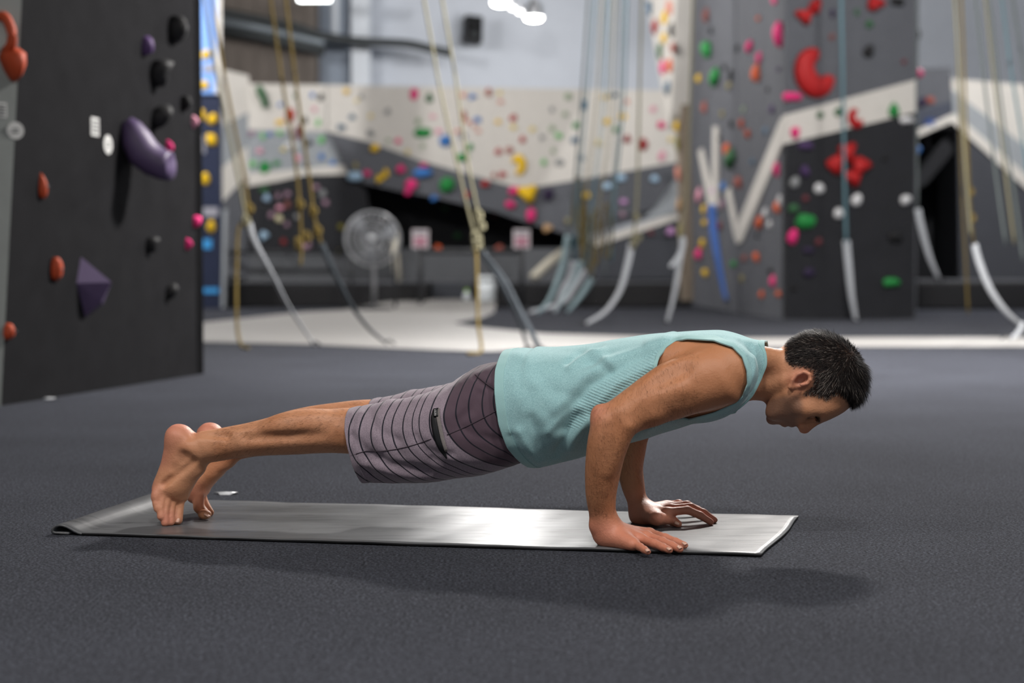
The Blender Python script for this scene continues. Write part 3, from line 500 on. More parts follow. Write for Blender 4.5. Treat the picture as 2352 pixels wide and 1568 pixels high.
H5 = [(405, 715, 50, 40, 'salmon'), (475, 725, 60, 50, 'blue'), (595, 690, 66, 78, 'brick'), (680, 695, 44, 44, 'pyellow'), (685, 765, 50, 44, 'salmon'), (405, 870, 50, 80, 'brick'), (510, 900, 60, 50, 'blue'), (440, 910, 44, 40, 'salmon'), (480, 940, 44, 40, 'salmon'), (520, 980, 44, 40, 'salmon'), (665, 915, 50, 50, 'yellow'), (780, 885, 60, 52, 'red'), (780, 955, 50, 44, 'pyellow'), (925, 970, 50, 44, 'pyellow'), (850, 1045, 65, 58, 'red'), (670, 1135, 60, 60, 'red'), (750, 1130, 60, 80, 'brick'), (785, 1430, 90, 66, 'pink'), (755, 1535, 84, 66, 'pink'), (700, 1310, 64, 54, 'red'), (635, 1315, 50, 50, 'brick'), (570, 1375, 75, 60, 'red'), (395, 1185, 115, 70, 'green'), (455, 1105, 54, 60, 'green'), (405, 1025, 50, 50, 'dblue'), (360, 985, 44, 44, 'salmon'), (1070, 820, 50, 50, 'grey'), (1170, 855, 50, 50, 'sage'), (1190, 725, 60, 80, 'sage'), (1070, 965, 50, 50, 'sage'), (1120, 1020, 60, 52, 'lime'), (995, 1030, 44, 44, 'grey'), (1080, 1130, 50, 50, 'sage'), (1010, 1215, 50, 60, 'lime'), (1125, 1220, 70, 80, 'grey'), (1250, 940, 54, 50, 'green'), (1310, 790, 60, 85, 'steel'), (1245, 1050, 74, 54, 'steel'), (1295, 1180, 54, 64, 'steel'), (1465, 725, 50, 54, 'yellow'), (1525, 715, 84, 50, 'steel'), (1490, 910, 74, 44, 'yellow'), (1595, 875, 84, 42, 'yellow'), (1555, 970, 50, 54, 'green'), (1425, 1070, 66, 60, 'pyellow'), (1635, 1040, 64, 74, 'dred'), (1750, 1090, 80, 105, 'dred'), (1830, 820, 50, 50, 'ppink'), (1890, 940, 62, 62, 'pink'), (1960, 1045, 44, 44, 'pyellow'), (1635, 760, 44, 40, 'salmon'), (1925, 715, 44, 40, 'salmon'), (2000, 760, 50, 44, 'ppink'), (1895, 1170, 60, 80, 'ppink'), (1580, 1335, 95, 60, 'pblue'), (1490, 1395, 95, 60, 'pblue'), (1840, 1340, 95, 60, 'pblue'), (1330, 1460, 64, 64, 'yellow'), (1605, 1515, 64, 64, 'lilac'), (1045, 1460, 80, 100, 'dpurple'), (1190, 1660, 50, 50, 'khaki')]
H6 = [(995, 340, 85, 125, 'pink'), (465, 170, 74, 74, 'red'), (395, 500, 84, 60, 'dgreen'), (290, 280, 74, 60, 'dgreen'), (735, 610, 84, 64, 'brick'), (235, 600, 60, 50, 'orange'), (1130, 440, 84, 80, 'tan'), (1745, 325, 64, 60, 'mauve'), (2140, 465, 84, 84, 'lilac'), (870, 370, 60, 50, 'dred'), (700, 330, 60, 50, 'maroon'), (1975, 480, 50, 50, 'maroon')]
BP = [(850, 327), (960, 367), (1100, 407), (1200, 434), (1320, 414), (1590, 366)]
def bzone(u, v):
    if u < 568: return 'angled end panel', YB - .3
    if u < 800: return ('cream panel of the back wall', YB - .02) if v < 298 else ('light grey back panel', YB - .05) if v < 395 else ('charcoal back panel', YB - .11)
    lv = np.interp(u, [x for x, _ in BP], [y for _, y in BP]); cv_ = np.interp(u, [835, 918, 1052, 1210, 1305], [420, 439, 466, 511, 537])
    if v < lv: return 'cream panel of the back wall', YB
    if 1335 < u < 1530 and v < np.interp(u, [1340, 1420, 1500, 1535], [530, 500, 480, 430]): return 'grey back panel', YB - .17 - .2 * (530 - v) / 145
    if v < cv_ or u > 1310: return 'grey back panel', YB - .2
    return ('black cave', YB + 1.38) if v < 565 else ('grey wall base', YB - .07)
for tab, cf, sc_ in ((H3, c3, .3061), (H4, c4, .3061), (H5, c5, .3061), (H6, c6, .2806)):
    for x, y, w, h, col in tab:
        u, v = cf(x, y); z_, Y_ = bzone(u, v); hpx(lambda a, b_: atY(a, b_, Y_), (0, -1, 0), u, v, w * sc_ * .92, h * sc_ * .92, col, z_, 'big' if max(w, h) > 95 else None)
yc = lambda a, b_: atY(a, b_, YB - .02)
o = hpx(yc, (0, -1, 0), 1188, 380, 40, 52, 'yellow', '', 'crescent', math.pi, 'large yellow crescent hold above the knobbly yellow one on the back wall')
o = hpx(lambda a, b_: atY(a, b_, YB - .2), (0, -1, 0), 1211, 443, 46, 40, 'yellow', '', 'lobes', 0, 'large knobbly yellow hold on the grey band of the back wall')
tag(tube('climbing_hold', catmull([yc(595, 200) - [0, .05, 0], yc(600, 212) - [0, .08, 0], yc(607, 228) - [0, .09, 0], yc(612, 246) - [0, .05, 0]], 4), [.05] * 3 + [.06] * 5 + [.05] * 5, mat('hold_dgreen', COLS['dgreen']), None, 10), 'long curved dark green hold at the top of the cream back panel', 'climbing hold')
# --- tower front
Zf = 'tower front'; Zs = 'tower side'; Zt = 'tower flank'
R_ = lambda u, v, w, h, c_, k=None, rot=0, lab=None, pr_=None: hpx(P1, n1_, u, v, w, h, c_, Zf, k, rot, lab, pr_)
R_(1878, 162, 112, 128, 'red', 'crescent', math.radians(12), 'giant red crescent hold on the grey part of the tower', .16)
R_(1968, 270, 44, 52, 'red', 'crescent', math.radians(10), 'smaller red crescent hold on the white band of the tower', .08)
for u, v, w, h, l in ((1846, 36, 44, 36, 'red knob hold lower left of the top pair on the tower'), (1872, 14, 34, 36, 'red knob hold upper right of the top pair on the tower'), (2010, 8, 42, 34, 'red hold at the upper edge of the tower front'), (1945, 348, 44, 46, 'top petal of the red hold cluster on the charcoal tower panel'), (1917, 377, 48, 46, 'left petal of the red hold cluster on the charcoal tower panel'), (1976, 379, 46, 44, 'right petal of the red hold cluster on the charcoal tower panel'), (1958, 406, 46, 40, 'bottom petal of the red hold cluster on the charcoal tower panel')): R_(u, v, w, h, 'red', 'lobes', 0, l, .09)
for u, v, w, h, c_, k in ((2053, 252, 28, 36, 'green', 'tri'), (1884, 264, 18, 18, 'dgreen', 'blob'), (1925, 257, 18, 20, 'dgreen', 'blob'), (1850, 510, 46, 36, 'green', 'big'), (1823, 478, 28, 22, 'dgreen', 'blob'), (2047, 648, 42, 30, 'green', 'bar'), (1968, 28, 14, 20, 'dgreen', 'drop'), (1997, 55, 20, 20, 'dgreen', 'blob'), (1995, 118, 28, 28, 'black', 'blob'), (2060, 5, 36, 20, 'black', 'jug'), (1881, 432, 27, 27, 'white', 'blob'), (1967, 459, 27, 27, 'white', 'blob'), (2079, 459, 27, 27, 'white', 'blob'), (1926, 489, 26, 27, 'white', 'blob'), (1825, 419, 25, 25, 'grey', 'blob'), (1850, 335, 40, 24, 'purple', 'bar'), (1848, 392, 30, 30, 'purple', 'drop'), (1820, 545, 28, 36, 'pink', 'jug'), (2055, 545, 36, 26, 'black', 'jug'), (1858, 625, 30, 24, 'dpurple', 'blob'), (2082, 276, 36, 22, 'white', 'bar'), (1910, 85, 14, 18, 'brown', 'blob'), (1826, 306, 22, 26, 'pink', 'jug'), (1819, 222, 48, 28, 'pink', 'bar'), (1824, 660, 18, 18, 'black', 'blob'), (1850, 455, 16, 16, 'maroon', 'blob'), (1880, 555, 16, 16, 'maroon', 'blob'), (1912, 30, 16, 26, 'dpurple', 'drop'), (1855, 575, 30, 20, 'dpurple', 'bar'), (2034, 363, 14, 14, 'black', 'blob'), (2076, 142, 12, 14, 'maroon', 'blob')): R_(u, v, w, h, c_, k)
for u, v, w, h, c_, l, dx in ((2114, 165, 32, 24, 'pink', 'pink hold sticking out from the right edge of the tower', .05), (2108, 78, 22, 32, 'black', 'black hold sticking out from the right edge of the tower', .04), (2108, 345, 24, 30, 'blue', 'blue hold sticking out from the right edge of the tower', .04), (2104, 392, 22, 26, 'pblue', 'pale blue hold sticking out from the right edge of the tower', .04)):
    p = P1(u, v) + np.array([0, .15, 0]); hold(p, (.5, -.85, 0), w * p[1] / FPX, h * p[1] / FPX, c_, '', 'blob', .08, 0, l)
T2 = [(1795, 80, 42, 55, 'pink'), (1780, 2, 30, 18, 'pink'), (1725, 105, 28, 30, 'pink'), (1746, 132, 26, 26, 'pink'), (1742, 166, 30, 46, 'orange'), (1743, 43, 18, 16, 'orange'), (1705, 285, 24, 22, 'dorange'), (1720, 308, 22, 22, 'dorange'), (1695, 110, 14, 18, 'black'), (1765, 205, 14, 14, 'black'), (1775, 250, 16, 24, 'purple'), (1790, 160, 12, 16, 'purple'), (1787, 390, 24, 32, 'pink'), (1700, 420, 26, 30, 'brick'), (1748, 510, 24, 34, 'orange'), (1788, 475, 30, 30, 'orange'), (1760, 488, 16, 26, 'white'), (1770, 516, 16, 26, 'white'), (1793, 461, 16, 26, 'white'), (1740, 591, 22, 24, 'orange'), (1712, 592, 14, 18, 'brick'), (1778, 645, 22, 28, 'pink'), (1752, 675, 16, 20, 'orange'), (1790, 675, 18, 22, 'orange'), (1706, 640, 16, 18, 'khaki'), (1740, 540, 14, 16, 'black'), (1771, 620, 18, 18, 'black'), (1760, 300, 18, 20, 'steel'), (1710, 250, 14, 16, 'sage'), (1730, 372, 20, 20, 'steel')]
T3 = [(1672, 345, 25, 30, 'orange'), (1628, 115, 32, 42, 'green'), (1647, 175, 32, 46, 'green'), (1625, 35, 24, 36, 'brown'), (1620, 245, 16, 32, 'brick'), (1665, 155, 14, 20, 'black'), (1680, 175, 16, 28, 'black'), (1680, 285, 12, 20, 'black'), (1683, 362, 36, 50, 'dgreen'), (1663, 428, 18, 22, 'blue'), (1608, 582, 22, 30, 'pink'), (1620, 512, 18, 20, 'yellow'), (1615, 560, 20, 22, 'yellow'), (1622, 627, 20, 20, 'yellow'), (1608, 447, 18, 38, 'ppink'), (1618, 480, 14, 22, 'yellow'), (1686, 605, 28, 16, 'green'), (1655, 320, 12, 16, 'black'), (1660, 262, 16, 16, 'khaki'), (1640, 440, 14, 20, 'lilac'), (1676, 196, 18, 18, 'khaki'), (1606, 180, 18, 20, 'yellow'), (1634, 70, 12, 18, 'black'), (1655, 520, 16, 30, 'maroon'), (1660, 470, 18, 22, 'mauve')]
for u, v, w, h, c_ in T2: hpx(P2_, n2_, u, v, w * 1.25, h, c_, Zs)
for u, v, w, h, c_ in T3: hpx(P3_, n3_, u, v, w * 1.25, h, c_, Zt)
T4 = [(1532, 20, 'steel'), (1545, 60, 'red'), (1563, 155, 'pink'), (1568, 40, 'yellow'), (1566, 90, 'yellow'), (1556, 120, 'dgreen'), (1580, 20, 'salmon'), (1575, 200, 'steel'), (1585, 70, 'black'), (1580, 150, 'orange'), (1588, 112, 'brick')]
for u, v, c_ in T4: hpx(lambda a, b_: P3_(a, b_, .25), n3_, u, v, 24, 36, c_, 'pale prow of the tower')
T5 = [(1579, 330, 'olive'), (1581, 400, 'salmon'), (1583, 470, 'tan'), (1585, 530, 'khaki'), (1578, 285, 'yellow'), (1586, 610, 'tan')]
for u, v, c_ in T5: hpx(lambda a, b_: P3_(a, b_, .14), n3_, u, v, 18, 36, c_, 'tan edge of the tower')
for u, v, w, h, c_ in ((2118, 235, 20, 20, 'dpurple'), (2136, 230, 20, 16, 'brick'), (2140, 284, 40, 26, 'dblue'), ): hpx(lambda a, b_: atY(a, b_, YR - .03), (0, -1, 0), u, v, w, h, c_, 'bouldering wall right of the tower')

# ------------------------------------------------------------------ ropes and anchor straps
M_rope = mat('olive_rope', (108, 92, 48), .8, .2, .25, 120); M_rope2 = mat('bluegreen_rope', (92, 122, 132), .8, .2, .25, 120); M_rope3 = mat('pale_rope', (126, 122, 100), .8, .2, .25, 120); M_rope4 = mat('grey_rope', (96, 104, 104), .8, .2, .2, 120)
M_strap = mat('white_webbing', (176, 180, 186), .7, .25, .12, 40); M_strapd = mat('dark_webbing', (66, 72, 78), .7, .25, .12, 40); M_strapb = mat('blue_webbing', (82, 124, 205), .6, .3)
def rope(px, Y, m, lab, r=.011, grp=None, knots=()):
    pts = [atY(u, v, Y if np.isscalar(Y) else Y[i]) for i, (u, v) in enumerate(px)]
    d = pts[0] - pts[1]; up = pts[0] + d * ((CEIL - pts[0][2]) / d[2]) if d[2] > .01 and pts[0][1] > 0 else None
    if up is not None: pts = [up] + pts
    o = tube('climbing_rope', catmull(pts, 5), r, m, None, 7); tag(o, lab, 'rope', grp)
    for (u, v) in knots:
        c = atY(u, v, Y if np.isscalar(Y) else Y[-1]); kn = [c + np.array([.022 * math.cos(a), -.012 + .012 * math.sin(2 * a), .035 * math.sin(a) * (1 + .4 * math.cos(3 * a))]) for a in np.linspace(0, 6.4, 22)]; tube('knot', kn, r * 1.1, m, o, 6)
    return o
def strap(px, Y, m, lab, w=.022, grp=None, hook=True):
    pts = [atY(u, v, Y) for u, v in px]; pts[-1][2] = .012 if pts[-1][2] < .07 else pts[-1][2]
    o = tube('anchor_strap', catmull(pts, 6), w, m, None, 8, .28, 1.2); tag(o, lab, 'strap', grp)
    if hook:
        e = pts[-1]; d = pts[-1] - pts[-2]; d /= np.linalg.norm(d); ang = np.linspace(0, 6.28, 16); s = np.cross(d, [0, 1, 0]); tube('snap_hook', [e + d * .07 * (1 - math.cos(a)) * .6 + s * .03 * math.sin(a) + np.array([0, 0, .012]) for a in ang], .010, M_dark, o, 6)
    return o
rope([(468, -10), (500, 180), (545, 400), (566, 505)], 13.0, M_rope3, 'pale rope strand left of its twin, hung beside the navy wall', .012, knots=((566, 508),))
rope([(484, -10), (520, 200), (560, 400), (572, 505)], 13.05, M_rope, 'olive rope strand right of its twin, hung beside the navy wall', .012, knots=((574, 480),))
o = tube('climbing_rope', catmull([atY(566, 512, 13.0), atY(548, 522, 13.0), atY(544, 600, 13.0), atY(543, 700, 12.9), atY(546, 765, 12.85), atZ(556, 795, .012), atZ(570, 799, .012)], 6), .012, M_rope, None, 7); tag(o, 'loose olive rope tail drooping to the floor beside the navy wall', 'rope')
strap([(573, 512), (582, 548), (604, 592), (630, 640), (655, 690), (690, 745), (720, 797)], 13.05, M_strap, 'white strap slanting to the floor from the rope beside the navy wall')
rope([(620, -10), (650, 200), (682, 400), (692, 560), (690, 610)], 13.2, M_rope, 'olive rope of the pair before the charcoal bouldering panel, hung lower', .012, knots=((690, 470), (686, 560)))
rope([(655, -10), (678, 180), (712, 420), (722, 500), (738, 560)], 13.25, M_rope, 'olive rope of the pair before the charcoal bouldering panel, tied to the dark strap', .012, knots=((720, 485), (730, 530), (706, 545)))
strap([(738, 558), (758, 605), (780, 650), (806, 700), (845, 752), (887, 803)], 13.2, M_strapd, 'dark strap slanting to the floor left of the fan', .024)
rope([(972, -10), (1010, 200), (1060, 420), (1090, 540)], 12.3, M_rope3, 'pale rope left of its twin, hung right of the sign post', .010, knots=((1092, 545), (1094, 565)))
rope([(1014, -10), (1045, 170), (1072, 360), (1098, 490), (1108, 575)], 12.35, M_rope3, 'pale rope right of its twin, hung right of the sign post', .010, knots=((1100, 495), (1106, 520)))
o = tube('climbing_rope', catmull([atY(1094, 568, 12.3), atY(1096, 650, 12.2), atY(1098, 740, 12.1), atZ(1105, 806, .015), atZ(1075, 812, .013)], 6), .012, M_rope, None, 7); tag(o, 'olive rope tail hanging straight to the floor before the white bucket', 'rope')
strap([(1108, 578), (1140, 630), (1165, 680), (1185, 720), (1200, 760), (1212, 788)], 12.35, M_strapd, 'short dark strap touching the pale walkway, with its twin beside it', .022)
strap([(1109, 576), (1160, 640), (1195, 710), (1215, 750), (1238, 793)], 12.36, M_strapd, 'long dark strap touching the pale walkway, right of its twin', .022)
gx = [((1352, -10), (1338, 200), (1322, 400), (1305, 540)), ((1368, -10), (1350, 220), (1330, 430), (1318, 600)), ((1385, -10), (1368, 250), (1342, 480), (1335, 600)), ((1398, -10), (1385, 260), (1360, 470), (1345, 620)), ((1412, -10), (1400, 300), (1372, 500), (1360, 640)), ((1428, -10), (1418, 300), (1395, 520), (1390, 640)), ((1440, -10), (1432, 240), (1410, 470), (1405, 600))]
mm_ = [M_rope4, M_rope2, M_rope3, M_rope2, M_rope3, M_rope4, M_rope2]
cn_ = {M_rope: 'olive', M_rope2: 'blue-green', M_rope3: 'pale', M_rope4: 'dark grey'}
for k, px in enumerate(gx): rope(px, 21.6 + .12 * k, mm_[k], cn_[mm_[k]] + ' rope in the dense bundle hanging between back wall and tower', .015, cn_[mm_[k]] + ' ropes of the dense bundle')
for k, v in ((1, 470), (2, 520), (3, 560), (4, 545), (5, 530)):
    u = np.interp(v, [q[1] for q in gx[k]], [q[0] for q in gx[k]]); c_ = atY(u, v, 21.6 + .12 * k); pts = [c_ + np.array([(.045 + .010 * (k % 2)) * math.cos(a), -.014 + .02 * math.sin(2 * a), .34 * math.sin(a)]) for a in np.linspace(0, 12.4, 40)]; tag(tube('rope_coil', pts, .015, M_rope, None, 6), 'olive rope coil looped on the ' + cn_[mm_[k]] + ' rope of the dense bundle', 'rope coil', 'rope coils on ' + cn_[mm_[k]] + ' ropes')
rope([(1474, -10), (1468, 250), (1464, 430), (1458, 520), (1450, 560)], 17.6, M_rope3, 'single pale rope with yellow coil right of the dense bundle', .013, knots=((1462, 500), (1466, 545), (1455, 560)))
for k, px in enumerate([((1292, 610), (1278, 650), (1260, 690), (1235, 719)), ((1308, 640), (1290, 670), (1272, 718)), ((1318, 640), (1300, 668), (1275, 717)), ((1320, 660), (1290, 695), (1215, 717)), ((1344, 665), (1325, 690), (1302, 717))]):
    strap((gx[k][-1],) + px, 21.6 + .12 * k, M_strap if k % 2 else mat('teal_webbing', (138, 160, 166), .7), ('white' if k % 2 else 'pale teal') + ' strap hanging from the dense bundle of ropes down to the floor', .038, ('white' if k % 2 else 'pale teal') + ' straps of the dense bundle')
strap([(1450, 558), (1448, 575), (1438, 620), (1422, 670), (1390, 715), (1345, 744)], 17.62, M_strap, 'long white strap curving to the floor under the single pale rope', .034)
rope([(1592, -10), (1586, 200), (1578, 420), (1566, 545)], 18.2, M_rope3, 'tan rope hanging along the left edge of the tower', .012)
strap([(1566, 543), (1568, 560), (1562, 590), (1555, 640), (1545, 690), (1532, 744)], 18.2, M_strap, 'white strap hanging beside the left edge of the tower', .032)
strap([(1564, 583), (1548, 604), (1538, 612)], 18.19, M_strap, 'short white strap end sticking out beside the left edge of the tower', .03, hook=False)
strap([(1636, 470), (1638, 520), (1645, 570), (1655, 630), (1668, 690)], 22.2, M_strapb, 'broad blue strap hanging on the flank of the tower', .05)
rope([(1932, -10), (1936, 200), (1940, 420), (1944, 560)], 18.6, M_rope2, 'blue-green rope hanging down the tower front', .017)
strap([(1944, 552), (1950, 620), (1956, 680), (1966, 738)], 18.6, M_strap, 'white strap reaching the floor before the charcoal tower panel', .038)
for k, px in enumerate([((2192, -10), (2205, 200), (2222, 440), (2230, 540)), ((2208, -10), (2218, 250), (2228, 460), (2236, 560)), ((2240, -10), (2262, 200), (2290, 420), (2310, 560)), ((2262, -10), (2285, 200), (2312, 420), (2330, 560)), ((2272, -10), (2300, 240), (2335, 480), (2350, 600)), ((2300, -10), (2322, 160), (2350, 330), (2375, 500)), ((2325, -10), (2345, 120), (2370, 280), (2395, 440))]):
    rope(px, 14.5 + .1 * k, [M_rope3, M_rope, M_rope4, M_rope3, M_rope4, M_rope2, M_rope4][k], cn_[[M_rope3, M_rope, M_rope4, M_rope3, M_rope4, M_rope2, M_rope4][k]] + ' rope hanging before the black cave and its slanting white stripe', .011, cn_[[M_rope3, M_rope, M_rope4, M_rope3, M_rope4, M_rope2, M_rope4][k]] + ' ropes before the black cave', knots=[((2228, 440), (2232, 500))] [0] if k == 1 else ())
strap([(2238, 560), (2252, 610), (2275, 665), (2310, 715), (2352, 752)], 14.6, M_strap, 'white strap slanting to the floor before the crash pad of the cave', .028)
strap([(2352, 740), (2338, 765), (2320, 782)], 14.1, M_strap, 'short pale strap lying on the carpet by the walkway', .022)
rope([(2106, -10), (2106, 250), (2108, 482)], 19.0, M_rope4, 'dark grey rope hanging along the right edge of the tower', .010)
strap([(2108, 480), (2118, 530), (2135, 590), (2155, 638)], 19.0, M_strap, 'white strap hanging beside the right edge of the tower', .035)
rope([(2205, 300), (2210, 450), (2218, 600), (2224, 720)], 16.4, M_rope, 'thin olive rope dangling in front of the black cave', .010)

M_foil = mat('foil_scrap', (205, 208, 212), .3, .5)
for (u, v), l in (((520, 1133), 'shiny scrap of tape on the carpet behind the mat'), ((112, 915), 'shiny scrap of tape on the carpet at the foot of the charcoal wall')):
    c_ = atZ(u, v, .002); vs = [c_ + np.array([.03 * math.cos(a) * (1 + .3 * math.sin(3 * a)), .014 * math.sin(a), .004 * math.cos(2 * a)]) for a in np.linspace(0, 6.28, 10)[:-1]]
    o = mobj('tape_scrap', vs + [c_ + np.array([0, 0, .005])], [(i, (i + 1) % 9, 9) for i in range(9)], M_foil, None, True); o.modifiers.new('thickness', 'SOLIDIFY').thickness = .001; tag(o, l, 'scrap')
# ------------------------------------------------------------------ the person: signed-distance modelling in the body's own frame
ANG = math.radians(-11.2); O3 = np.array([.212, 3.861, 0.])
EX = np.array([math.cos(ANG), math.sin(ANG), 0]); EY = np.array([-math.sin(ANG), math.cos(ANG), 0]); EZ = np.array([0, 0, 1.])
def toloc(p): r = np.asarray(p) - O3; return np.array([r @ EX, r @ EY, r[2]])
def LT(u, v, t):                               # local (s,t,z) of a photo pixel on the vertical plane t
    d = ray(u, v); lam = (t - (C0 - O3) @ EY) / (d @ EY); return toloc(C0 + lam * d)
def LZ(u, v, z): return toloc(atZ(u, v, z))    # ... on the horizontal plane z
def pchip(x, y):
    x = np.array(x, float); y = np.array(y, float); h = np.diff(x); dl = np.diff(y) / h; m = np.zeros_like(y)
    m[1:-1] = np.where(dl[:-1] * dl[1:] > 0, 2 * dl[:-1] * dl[1:] / (dl[:-1] + dl[1:] + 1e-12 * np.sign(dl[:-1] + dl[1:] + 1e-30)), 0); m[0] = dl[0]; m[-1] = dl[-1]
    X = np.linspace(x[0], x[-1], 300); i = np.clip(np.searchsorted(x, X) - 1, 0, len(h) - 1); s = (X - x[i]) / h[i]
    Y = (1 + 2 * s) * (1 - s) ** 2 * y[i] + s * (1 - s) ** 2 * h[i] * m[i] + s * s * (3 - 2 * s) * y[i + 1] + s * s * (s - 1) * h[i] * m[i + 1]
    return lambda q: np.interp(q, X, Y).astype(np.float32)
class Grid:
    def __init__(g, lo, hi, h):
        g.lo = np.array(lo, float); g.h = h; g.n = np.ceil((np.array(hi) - g.lo) / h).astype(int) + 1
        g.F = np.full(tuple(g.n), .2, np.float32)
        g.ax = [(g.lo[i] + h * np.arange(g.n[i])).astype(np.float32) for i in range(3)]
    def sub(g, lo, hi):
        a = [max(0, int((lo[i] - g.lo[i]) / g.h)) for i in range(3)]; b = [min(g.n[i], int((hi[i] - g.lo[i]) / g.h) + 2) for i in range(3)]
        return tuple(slice(a[i], b[i]) for i in range(3))
    def xyz(g, sl): return g.ax[0][sl[0]][:, None, None], g.ax[1][sl[1]][None, :, None], g.ax[2][sl[2]][None, None, :]
def smin(a, b, k):
    if k <= 0: return np.minimum(a, b)
    h = np.maximum(k - np.abs(a - b), 0) / k; return np.minimum(a, b) - h * h * k * .25
def add(g, prim, k=.01, sub=False, F=None):
    lo, hi, fn = prim; mg = k + 3 * g.h; sl = g.sub(np.array(lo) - mg, np.array(hi) + mg)
    if any(s.stop <= s.start for s in sl): return
    d = fn(*g.xyz(sl)).astype(np.float32); A = g.F if F is None else F
    if sub: A[sl] = -smin(-A[sl], d, k)
    else: A[sl] = smin(A[sl], d, k)
def rcone(a, b, r1, r2):
    a = np.array(a, float); b = np.array(b, float); ba = b - a; l2 = ba @ ba; rr = r1 - r2; a2 = l2 - rr * rr; il2 = 1 / l2
    def fn(x, y, z):
        px, py, pz = x - a[0], y - a[1], z - a[2]
        yy = px * ba[0] + py * ba[1] + pz * ba[2]; zz = yy - l2
        vx, vy, vz = px * l2 - ba[0] * yy, py * l2 - ba[1] * yy, pz * l2 - ba[2] * yy
        x2 = vx * vx + vy * vy + vz * vz; y2 = yy * yy * l2; z2 = zz * zz * l2; kk = np.sign(rr) * rr * rr * x2
        d3 = (np.sqrt(x2 * a2 * il2) + yy * rr) * il2 - r1
        d1 = np.sqrt(x2 + z2) * il2 - r2; d2 = np.sqrt(x2 + y2) * il2 - r1
        return np.where(np.sign(zz) * a2 * z2 > kk, d1, np.where(np.sign(yy) * a2 * y2 < kk, d2, d3))
    r = max(r1, r2); return np.minimum(a, b) - r, np.maximum(a, b) + r, fn
def ell(c, r, e=None, up=None):
    """ellipsoid; e = direction of the first radius, second radius along t (roughly), third the remaining"""
    c = np.array(c, float); r = np.array(r, float)
    e = np.array([1., 0, 0]) if e is None else np.array(e, float) / np.linalg.norm(e)
    m = np.array([0, 1., 0]) if up is None else np.array(up, float)
    m = m - e * (m @ e); m /= np.linalg.norm(m); n = np.cross(e, m)
    def fn(x, y, z):
        p, q, w = x - c[0], y - c[1], z - c[2]
        A = (p * e[0] + q * e[1] + w * e[2]) / r[0]; B = (p * m[0] + q * m[1] + w * m[2]) / r[1]; D = (p * n[0] + q * n[1] + w * n[2]) / r[2]
        k0 = np.sqrt(A * A + B * B + D * D); k1 = np.sqrt((A / r[0]) ** 2 + (B / r[1]) ** 2 + (D / r[2]) ** 2) + 1e-6
        return k0 * (k0 - 1) / k1
    R = r.max(); return c - R, c + R, fn
def loft(st, n=2.0, cap=.01):
    """st: list of (pA, pB, halfwidth[, tc]) ; pA/pB local points of the two silhouette edges in the s-z plane"""
    A = np.array([s[0] for s in st]); B = np.array([s[1] for s in st]); M = (A + B) / 2; w = [s[2] for s in st]
    a = M[0]; e = M[-1] - M[0]; e[1] = 0; Lh = np.linalg.norm(e); e /= Lh; nn = np.array([-e[2], 0, e[0]])
    ya = (A - a) @ nn; yb = (B - a) @ nn; sg = np.sign((ya - yb).sum()); q = (M - a) @ e
    cy = pchip(q, (ya + yb) / 2); hh = pchip(q, np.maximum(np.abs(ya - yb) / 2, .004)); ww = pchip(q, w); tc = pchip(q, M[:, 1])
    def fn(x, y, z):
        px, pz = x - a[0], z - a[2]; Q = px * e[0] + pz * e[2]; N = px * nn[0] + pz * nn[2]
        Qc = np.clip(Q, q[0], q[-1]); H = hh(Qc); W = ww(Qc); X = np.abs(y - tc(Qc)) / W; Yy = np.abs(N - cy(Qc)) / H
        k0 = (X ** n + Yy ** n) ** (1 / n) if n != 2 else np.sqrt(X * X + Yy * Yy)
        g = np.sqrt((X / W) ** 2 + (Yy / H) ** 2) / np.maximum(np.sqrt(X * X + Yy * Yy), 1e-5)
        d = (k0 - 1) / np.maximum(g, 1e-3)
        d = np.maximum(d, -.08)
        c = np.maximum(q[0] - Q, Q - q[-1])
        return smin(d, np.full_like(d, 9), 0) if cap is None else -smin(-d, -c, cap)
    W = max(w); lo = np.minimum(A.min(0), B.min(0)) - [0, W, 0]; hi = np.maximum(A.max(0), B.max(0)) + [0, W, 0]
    return lo - .02, hi + .02, fn
